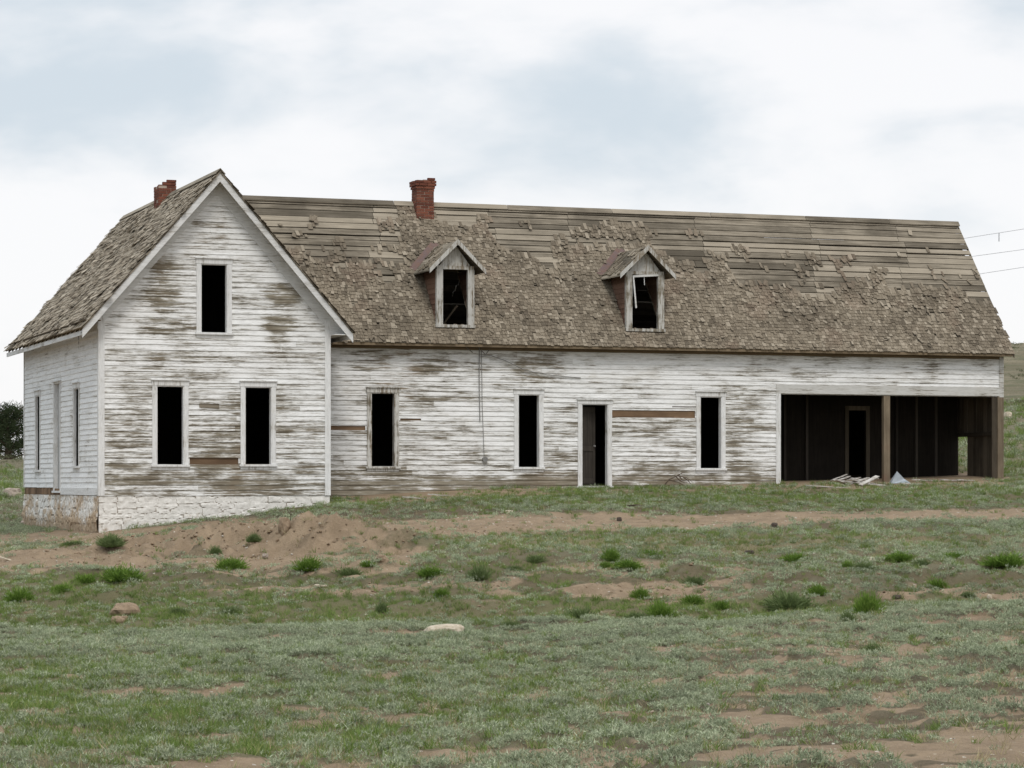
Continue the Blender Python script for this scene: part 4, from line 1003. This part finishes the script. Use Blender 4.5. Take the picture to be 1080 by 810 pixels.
# dormers
for di, (c, hw, side) in enumerate(dorm):
    zt, zs_ = 5.30, 3.93; yF = WY-.02; za = 6.0
    def roofy(z): return WE_Y+(z-WE_Z)/ws
    mb = MB()
    mb.quadbox([(c-hw,yF+.0,zt+.0),(c+hw,yF,zt+.0),(c+hw,yF+.04,zt+.0),(c-hw,yF+.04,zt+.0),(c-.01,yF,za-.09),(c+.01,yF,za-.09),(c+.01,yF+.04,za-.09),(c-.01,yF+.04,za-.09)], rnd=.3)
    d = mb.build('dormer', M['dormer_trim'], house, 'left dormer with an empty window' if di == 0 else 'right dormer with a broken window frame')
    # side walls: lapped boards clipped by the roof
    for sg in (-1, 1):
        z = zs_; mb = MB()
        while z < zt:
            z1 = min(z+.13, zt); ya, yb = roofy(z)+.02, roofy(z1)+.02
            xo, xt, xi = c+sg*(hw+.016), c+sg*(hw+.004), c+sg*(hw-.02)
            mb.quadbox([(xi,yF+.03,z),(xi,ya,z),(xi,yb,z1),(xi,yF+.03,z1),(xo,yF+.03,z),(xo,ya,z),(xt,yb,z1),(xt,yF+.03,z1)])
            z = z1
        mb.build('side_wall', M['red_side'], d)
    rake_h = za-zt+.02; hwr = hw+.26
    op = (c-hw+.145, c+hw-.145, zs_+.02, zt)
    fm = MB()
    def bx(a0,a1,b0,b1,y0,y1,r=.4): fm.box(a0,a1,y0,y1,b0,b1,rnd=random.random())
    bx(c-hw-.02, op[0], zs_-.02, zt, yF-.035, yF+.07); bx(op[1], c+hw+.02, zs_-.02, zt, yF-.035, yF+.07); bx(c-hw-.01, c+hw+.01, zt+.001, zt+.09, yF-.03, yF-.002); 
    fr_ = fm.build('window_frame', M['dormer_trim'], d)
    fm = MB(); fm.box(c-hw-.04, c+hw+.04, yF-.07, yF+.07, zs_-.07, zs_-.0); fm.build('sill', M['dormer_trim'], d)
    # roof slabs with boards, ridge meets the main roof
    mb = MB(); ms = MB(); mr = MB()
    y0 = yF-.22
    slope = (za+.02-(zt-.02))/hwr
    for sg in (-1, 1):
        for i in range(5):
            f0, f1 = i/5, (i+1)/5-.01
            xa, xb = c+sg*hwr*(1-f0), c+sg*hwr*(1-f1); z0_, z1_ = zt-.04+(za+.02-zt+.02)*f0, zt-.04+(za+.02-zt+.02)*f1
            lf = random.uniform(0,.012); r = random.random()
            mb.quadbox([(xa,y0,z0_-.03),(xb,y0,z1_-.03),(xb,roofy(z1_)+.05,z1_-.03),(xa,roofy(z0_)+.05,z0_-.03),(xa,y0,z0_+lf),(xb,y0,z1_+lf),(xb,roofy(z1_)+.05,z1_),(xa,roofy(z0_)+.05,z0_)], rnd=r)
        # loose shingles on the slope
        rr = random.Random(50+di*3+sg)
        for q_ in range(60 if di else 46):
            f = rr.uniform(0,.92); yy = rr.uniform(y0+.02, roofy(zt+(za-zt)*f)-.1); 
            if f > .35 and rr.random() < .55: continue
            w = rr.uniform(.07,.13); L = .24*.72/ .72; f2 = min(1, f+.28)
            def PP(ff, yy_, n): return (c+sg*(hwr*(1-ff)+n*.65), yy_, zt-.04+(za+.04-zt)*ff+n*.75)
            sk = rr.uniform(-.04,.04)
            ms.quadbox([PP(f,yy,.01),PP(f,yy+w,.01),PP(f2,yy+w+sk,.004),PP(f2,yy+sk,.004),PP(f,yy,.035),PP(f,yy+w,.035),PP(f2,yy+w+sk,.012),PP(f2,yy+sk,.012)], rnd=rr.random())
        # rake trim on the front
        mr.quadbox([(c+sg*hwr,y0-.02,zt-.12),(c,y0-.02,za-.10),(c,y0-.001,za-.10),(c+sg*hwr,y0-.001,zt-.12),(c+sg*hwr,y0-.02,zt-.0),(c,y0-.02,za+.035),(c,y0-.001,za+.035),(c+sg*hwr,y0-.001,zt-.0)], rnd=.3)
        # valley flashing
        mr2 = MB()
        A = Vector((c+sg*hwr, roofy(zt)-.0, zt-.0)); B = Vector((c, roofy(za), za+.03))
        mr2.bar(A+Vector((0,.04,.08)), B+Vector((0,-.02,.05)), .17, .012, up=(0,-.77,.64)); mr2.build('flashing', M['metal_purple'], d)
    mb.build('dormer_roof', M['deck_y'], d); ms.build('dormer_shingles', M['shingle'], d); mr.build('rake_board', M['dormer_trim'], d)
    if di == 1:
        m3 = MB(); m3.bar((op[0]+.01,yF-.02,op[3]-.05),(op[1]+.0,yF-.03,op[3]-.0),.03,.05); m3.bar((op[0]+.02,yF-.045,op[3]-.06),(op[0]+.10,yF-.04,op[3]-.85),.035,.03,up=(0,1,0)); m3.bar((c-.02,yF,op[3]-.05),(c-.01,yF,op[3]-.26),.015,.015,up=(0,1,0))
        m3.build('sash_remnant', M['rake'], d, 'broken white sash pieces hanging in the dormer window')
    else:
        m3 = MB(); m3.bar((c-.05,yF+.9,zs_),(c+.22,yF+.5,zs_+.5),.04,.05); m3.build('loose_board', M['barnboard'], d)

# foundation of whitewashed stones
def stones(mb, toW, s0, s1, top, bottom, seed, hr=(.09,.24), wr=(.14,.7), bulge=lambda s, t: 0, amp=.03):
    rr = random.Random(seed); t = top
    while t > bottom:
        h = rr.uniform(*hr); s = s0; t0_ = max(t-h, bottom-.02)
        while s < s1-.02:
            w = rr.uniform(*wr); e = min(s+w, s1)
            if s1-e < .12: e = s1
            G = 5; Gv = 4; base = len(mb.v); o1 = rr.uniform(0, amp); dt = rr.uniform(-.012,.012); r = rr.random()
            k0 = rr.uniform(-.012,.012)
            for j in range(Gv+1):
                for i in range(G+1):
                    fi, fj = i/G, j/Gv; ed = min(1, min(fi, 1-fi)*4)*min(1, min(fj, 1-fj)*3.5)
                    ss_, tt = s+(e-s)*(.01+.98*fi)+rr.uniform(-.014,.014), t0_+(t-t0_)*(.03+.94*fj)+dt+k0*(fi-.5)+.02*float(vnoise(np.array(ss_*3 if i else s*3), np.array(t*5), seed+3))
                    n = .0+o1*ed*.5+.012*ed+amp*.5*float(vnoise(np.array(ss_*7), np.array(tt*9), seed))*ed+bulge(ss_, tt)
                    mb.v.append(toW(ss_, min(tt, top), n))
            for j in range(Gv):
                for i in range(G):
                    a = base+j*(G+1)+i; mb.f.append((a, a+1, a+G+2, a+G+1)); mb.r.append(r)
            s = e
        t = t0_
def rubble(mb, toW, s0, s1, top, bottom, cs, ct, seed, depth=.03, bulge=None, res=.028, rag=.0):
    ns, nt_ = int((s1-s0)/res), int((top-bottom)/res)
    S, T = np.meshgrid(np.linspace(s0, s1, ns+1), np.linspace(bottom, top, nt_+1))
    ws_ = S+(fbm(S/.25, T/.25, seed, 3)-.5)*.09; wt_ = T+(fbm(S/.3, T/.2, seed+1, 3)-.5)*.06
    r_ = np.random.default_rng(seed); pts = []
    t = bottom-.2; k = 0
    while t < top+.2:
        h = ct*r_.uniform(.6, 1.4); x_ = s0-.4-r_.uniform(0, cs)
        while x_ < s1+.4:
            w_ = cs*r_.uniform(.45, 1.6); pts.append((x_+w_/2, t+h/2+r_.uniform(-.25,.25)*h, r_.random())); x_ += w_
        t += h
    P = np.array(pts); A = (ws_[..., None]-P[:, 0])/cs; B = (wt_[..., None]-P[:, 1])/ct
    D = (A**4+B**4)**.25; ix = np.argsort(D, -1)[..., :2]; d1 = np.take_along_axis(D, ix[..., :1], -1)[..., 0]; d2 = np.take_along_axis(D, ix[..., 1:2], -1)[..., 0]
    e = sm(.01, .14, d2-d1); lev = P[ix[..., 0], 2]
    N_ = depth*(.35+.65*lev)*e+(fbm(S/.12, T/.1, seed+5, 4)-.5)*.03
    if bulge is not None: N_ = N_+bulge(S, T)
    b = len(mb.v)
    for a_ in range(nt_+1):
        for c_2 in range(ns+1): mb.v.append(toW(float(S[a_, c_2]), float(T[a_, c_2]), float(N_[a_, c_2])))
    for a_ in range(nt_):
        for c_2 in range(ns):
            q_ = b+a_*(ns+1)+c_2; mb.f.append((q_, q_+1, q_+ns+2, q_+ns+1)); mb.r.append(float((.3+.7*lev[a_, c_2])*e[a_, c_2]))
mb = MB(); rubble(mb, lambda s,t,n: FR(s,t,n+.0), -.02, GW+.01, SB-.005, -1.4, .42, .16, 5, depth=.016); mb.box(0, GW, -.004, .2, -1.5, SB-.007); mb.build('foundation', M['stone_front'], house, 'whitewashed rubble stone foundation under the gable')
mb = MB(); rubble(mb, lambda s,t,n: FLft(s,t,n+.0), 0, GD+.02, SB-.005, -1.65, .30, .20, 9, depth=.03, bulge=lambda S, T: .05*np.exp(-((T+.85)/.3)**2)*(.5+fbm(S/1.5, S*0, 4, 2)), res=.04); mb.box(-.004, .2, .2, GD, -1.7, SB-.008); mb.build('foundation', M['stone_side'], house, 'tan stained rough stone foundation on the left side')
# rotten sill showing under the far half of the side wall
mb = MB()
for k in range(22):
    a = 5.2+k*.25; mb.box(-.012-random.random()*.012, .05, a, a+.24, SB, -.10+random.uniform(-.03,.0))
mb.build('sill_beam', M['bare_brown'], house, 'rotten brown sill beam under the side wall')

# conduit and loose cables on the wing
mb = MB(); mb.tube([(9.80,WY-.06,3.42),(9.80,WY-.05,2.5),(9.82,WY-.05,1.55)], .012); mb.build('conduit', M['cable'], house)
mb = MB(); mb.tube([(9.86,WY-.05,3.35),(9.88,WY-.045,2.0),(9.93,WY-.045,.72)], .008); mb.tube([(9.95,WY-.03,.60),(9.95,WY-.09,.60)], .07, 10); mb.build('meter_cable', M['cable'], house, 'thin cable ending in a round grey box')
mb = MB(); mb.tube([(9.82,WY-.08,3.15),(10.1,WY-.1,3.18),(10.5,WY-.09,3.05),(11.0,WY-.07,2.83),(11.6,WY-.05,2.72),(12.5,WY-.04,2.66)], .010); mb.build('loose_cable', M['cable'], house)
mb = MB(); mb.tube([(9.45,WY-.06,3.38),(9.62,WY-.07,3.25)], .01); mb.tube([(9.85,WY-.08,3.3),(9.95,WY-.1,3.2),(10.05,WY-.08,3.32)], .012); mb.build('insulator_bracket', M['cable'], house)
# gap shadow board at the junction beside the gable corner
# flue stain patch: nailed grey patch board on the gable wall
mb = MB(); mb.quadbox([(2.33,-.012,1.77),(2.80,-.012,1.74),(2.80,-.004,1.84),(2.33,-.004,1.86),(2.33,-.03,1.77),(2.80,-.03,1.74),(2.80,-.026,1.84),(2.33,-.03,1.86)], rnd=.6); mb.build('patch_board', M['deck_x'], house)

# ------------------------------------------------------------------ power lines beyond the house
def wire(u0, v0, u1, v1, Z, label):
    mb = MB(); n = 24; pts = []
    dv = (v1-v0)/(u1-u0)
    for i in range(n+1):
        t = i/n; X = 8+t*40; u = 540+F*X/Z; v = v0+dv*(u-u0)-0.00012*(u-1020)**2*.0
        z = (HZ-v)/F*Z; z -= 1.2*4*(0) ; x, y = cam2world(X, Z+(X-22)*1.2)
        pts.append((x, y, z*(Z+(X-22)*0)/Z))
    mb.tube(pts, .010, 5); o = mb.build('power_line', M['wire']); return tag(o, label, 'power line', 'overhead wires beyond the roof'), pts
w1, p1 = wire(1025, 256, 1080, 243, 110, 'top one of the three overhead wires right of the roof')
wire(1030, 275, 1080, 264.5, 110, 'middle one of the three overhead wires right of the roof')
wire(1038, 292, 1080, 283, 110, 'lowest one of the three overhead wires right of the roof')
k = min(range(len(p1)), key=lambda i: abs(world2cam(*p1[i][:2])[0]/world2cam(*p1[i][:2])[1]-(1058-540)/F))
mb = MB(); mb.tube([p1[k], (p1[k][0], p1[k][1], p1[k][2]-.35)], .02, 5); o = mb.build('hanging_clip', M['wire'], w1)

# ------------------------------------------------------------------ junipers at the left
def juniper(u, Z, w, h, seed, label, bare=False):
    random.seed(seed); X = (u-540)/F*Z; x, y = cam2world(X, Z); z = float(H(np.array(X), np.array(Z)))
    root = bpy.data.objects.new('juniper_tree', None); COL.objects.link(root); root.location = (x, y, z-.1); tag(root, label, 'tree', 'junipers beyond the house')
    tb = MB(); tips = []
    tb.tube([(0,0,-.2),(.06,0,h*.3),(-.05,.05,h*.6),(.05,0,h*.85)], [.17,.13,.08,.03], 8)
    for i in range(26):
        a = i*2.4; z0 = h*(.04+.8*i/26); L = w/2*(1-.55*i/26)*random.uniform(.75,1.1); e = Vector((math.cos(a)*L, math.sin(a)*L, L*random.uniform(.15,.6)))
        s = Vector((0,0,z0)); m = s+e*.5+Vector((0,0,-.05)); tb.tube([s, m, s+e], [.055,.035,.012], 6); tips += [s+e*.55, s+e*.8, s+e]
    if bare:
        tb.tube([(.1,0,h*.6),(.5,-.2,h*.85),(.75,-.3,h*.95),(.95,-.3,h*.9)], [.04,.03,.02,.008], 6); tb.tube([(.5,-.2,h*.85),(.6,-.2,h*1.02)], [.02,.006], 5); tb.tube([(-.3,-.3,h*.8),(-.9,-.4,h*.92),(-1.3,-.4,h*.86)], [.03,.02,.006], 5)
    def mk(mbx, name, mat):
        o = bpy.data.objects.new(name, mbx.mesh(name, mat)); COL.objects.link(o); o.parent = root; return o
    mk(tb, 'trunk', M['bark'])
    cb = MB()
    for tpt in tips+[Vector((0,0,h*.9)), Vector((.1,0,h*.75)), Vector((-.1,.1,h*.6))]:
        rr_ = random.uniform(.22,.42)*w/2.8
        for i in range(240):
            dd = Vector((random.gauss(0,1), random.gauss(0,1), random.gauss(0,.8))).normalized(); p = tpt+dd*rr_*random.random()**.4
            blade(cb, p, dd+Vector((0,0,.6)), random.uniform(.05,.13), .035, .1, segs=1)
    mk(cb, 'crown', M['juniper'])
juniper(8, 118, 3.0, 2.7, 61, 'dark juniper tree with a bare snag branch, at the left edge beside the house', True)
juniper(-24, 124, 3.4, 2.2, 62, 'low spreading juniper tree at the left edge of the photo, behind the taller one')
# hillside sagebrush as one ground cover
r = np.random.default_rng(99); n = 5000; Z = np.sqrt(r.uniform(85**2, 230**2, n)); X = r.uniform(-.28, .28, n)*Z*1.2
h = H(X, Z); k = (fbm(X/9, Z/9, 88, 4) > .47); X, Z, h = X[k], Z[k], h[k]; x, y = cam2world(X, Z); m = len(x)
scatter('hillside_brush', [sage_clump(s) for s in (41,42)], M['bush_dark'] and leaf_mat('hillside_brush_leaf', (.11,.12,.065), (.16,.165,.10)), np.stack([x, y, h], -1),
    np.stack([r.normal(0,.2,m), r.normal(0,.2,m), r.uniform(0,6.28,m)], -1), r.uniform(1.5, 4.0, m), r.random(m), 'scrubby brush dotted over the far hillside', 'brush')

# ------------------------------------------------------------------ sky and sun
SUN_EL, SUN_AZ = R(54), R(-14)   # azimuth from the -y side towards +x
w = bpy.data.worlds.new('World'); scene.world = w; w.use_nodes = True; nt = w.node_tree; N = nt.nodes; L = nt.links
bg = N['Background']; bg.inputs[1].default_value = .1
sky = N.new('ShaderNodeTexSky'); sky.sky_type = 'NISHITA'; sky.sun_disc = False; sky.sun_elevation = SUN_EL
sx, sy = math.sin(SUN_AZ), -math.cos(SUN_AZ)
sky.sun_rotation = math.atan2(sx, sy); sky.air_density = 1.0; sky.dust_density = 1.5
tc = N.new('ShaderNodeTexCoord')
def wn(scale, sc, detail, rough, dist=0, loc=(0,0,0)):
    mp = N.new('ShaderNodeMapping'); L.new(tc.outputs['Generated'], mp.inputs[0]); mp.inputs['Scale'].default_value = sc; mp.inputs['Location'].default_value = loc
    mp.inputs['Rotation'].default_value = (0, 0, TH)
    n = N.new('ShaderNodeTexNoise'); L.new(mp.outputs[0], n.inputs['Vector']); n.inputs['Scale'].default_value = scale; n.inputs['Detail'].default_value = detail; n.inputs['Roughness'].default_value = rough; n.inputs['Distortion'].default_value = dist
    return n.outputs['Fac']
def wm(op, a, b, clamp=False):
    n = N.new('ShaderNodeMath'); n.operation = op; n.use_clamp = clamp
    for i, v in enumerate((a, b)):
        if isinstance(v, bpy.types.NodeSocket): L.new(v, n.inputs[i])
        else: n.inputs[i].default_value = v
    return n.outputs[0]
def wr(x, a, b, c=0.0, d=1.0):
    n = N.new('ShaderNodeMapRange'); n.interpolation_type = 'SMOOTHSTEP'; L.new(x, n.inputs[0]); n.inputs[1].default_value = a; n.inputs[2].default_value = b; n.inputs[3].default_value = c; n.inputs[4].default_value = d; return n.outputs[0]
def wmix(f, a, b):
    n = N.new('ShaderNodeMix'); n.data_type = 'RGBA'
    for i, v in ((0, f), (6, a), (7, b)):
        if isinstance(v, bpy.types.NodeSocket): L.new(v, n.inputs[i])
        elif isinstance(v, tuple): n.inputs[i].default_value = (*v, 1)
        else: n.inputs[i].default_value = v
    return n.outputs[2]
mp = N.new('ShaderNodeMapping'); L.new(tc.outputs['Generated'], mp.inputs[0]); mp.inputs['Rotation'].default_value = (0, 0, TH)
sp = N.new('ShaderNodeSeparateXYZ'); L.new(mp.outputs[0], sp.inputs[0])   # x: right, z: up as the camera looks
n1 = wn(1, (7, 7, 17), 5, .5, .25, (4.1, 2.2, .9)); n2 = wn(1, (20, 20, 46), 4, .55, .2)
v_ = wm('ADD', wm('MULTIPLY', n1, .8), wm('MULTIPLY', n2, .2))
v_ = wm('ADD', v_, wm('MULTIPLY', sp.outputs[0], .30))                 # brighter cloud towards the right
v_ = wm('SUBTRACT', v_, wr(sp.outputs[2], .075, .155, -.03, .12))            # greyer cloud base higher up
t_ = wr(v_, .27, .50)
ccol = wmix(t_, (6.95, 7.7, 8.35), (10.2, 10.15, 10.25))
zen = wr(sp.outputs[2], .2, 1.0, 1.0, 1.75)
vm = N.new('ShaderNodeVectorMath'); vm.operation = 'SCALE'; L.new(ccol, vm.inputs[0]); L.new(zen, vm.inputs['Scale'])
fin = wmix(.9, sky.outputs[0], vm.outputs[0]); L.new(fin, bg.inputs[0])
sl = bpy.data.lights.new('sun', 'SUN'); sl.energy = 1.5; sl.angle = R(16); sl.color = (1, .965, .91)
so = bpy.data.objects.new('sun', sl); COL.objects.link(so)
dv = Vector((-sx*math.cos(SUN_EL), -sy*math.cos(SUN_EL), -math.sin(SUN_EL))); so.rotation_euler = dv.to_track_quat('-Z', 'Y').to_euler()

vs = scene.view_settings; vs.view_transform = 'Standard'; vs.look = 'None'; vs.exposure = 0; vs.gamma = 1; vs.use_curve_mapping = False
scene.render.engine = 'CYCLES'; scene.render.resolution_x = 1024; scene.render.resolution_y = 768
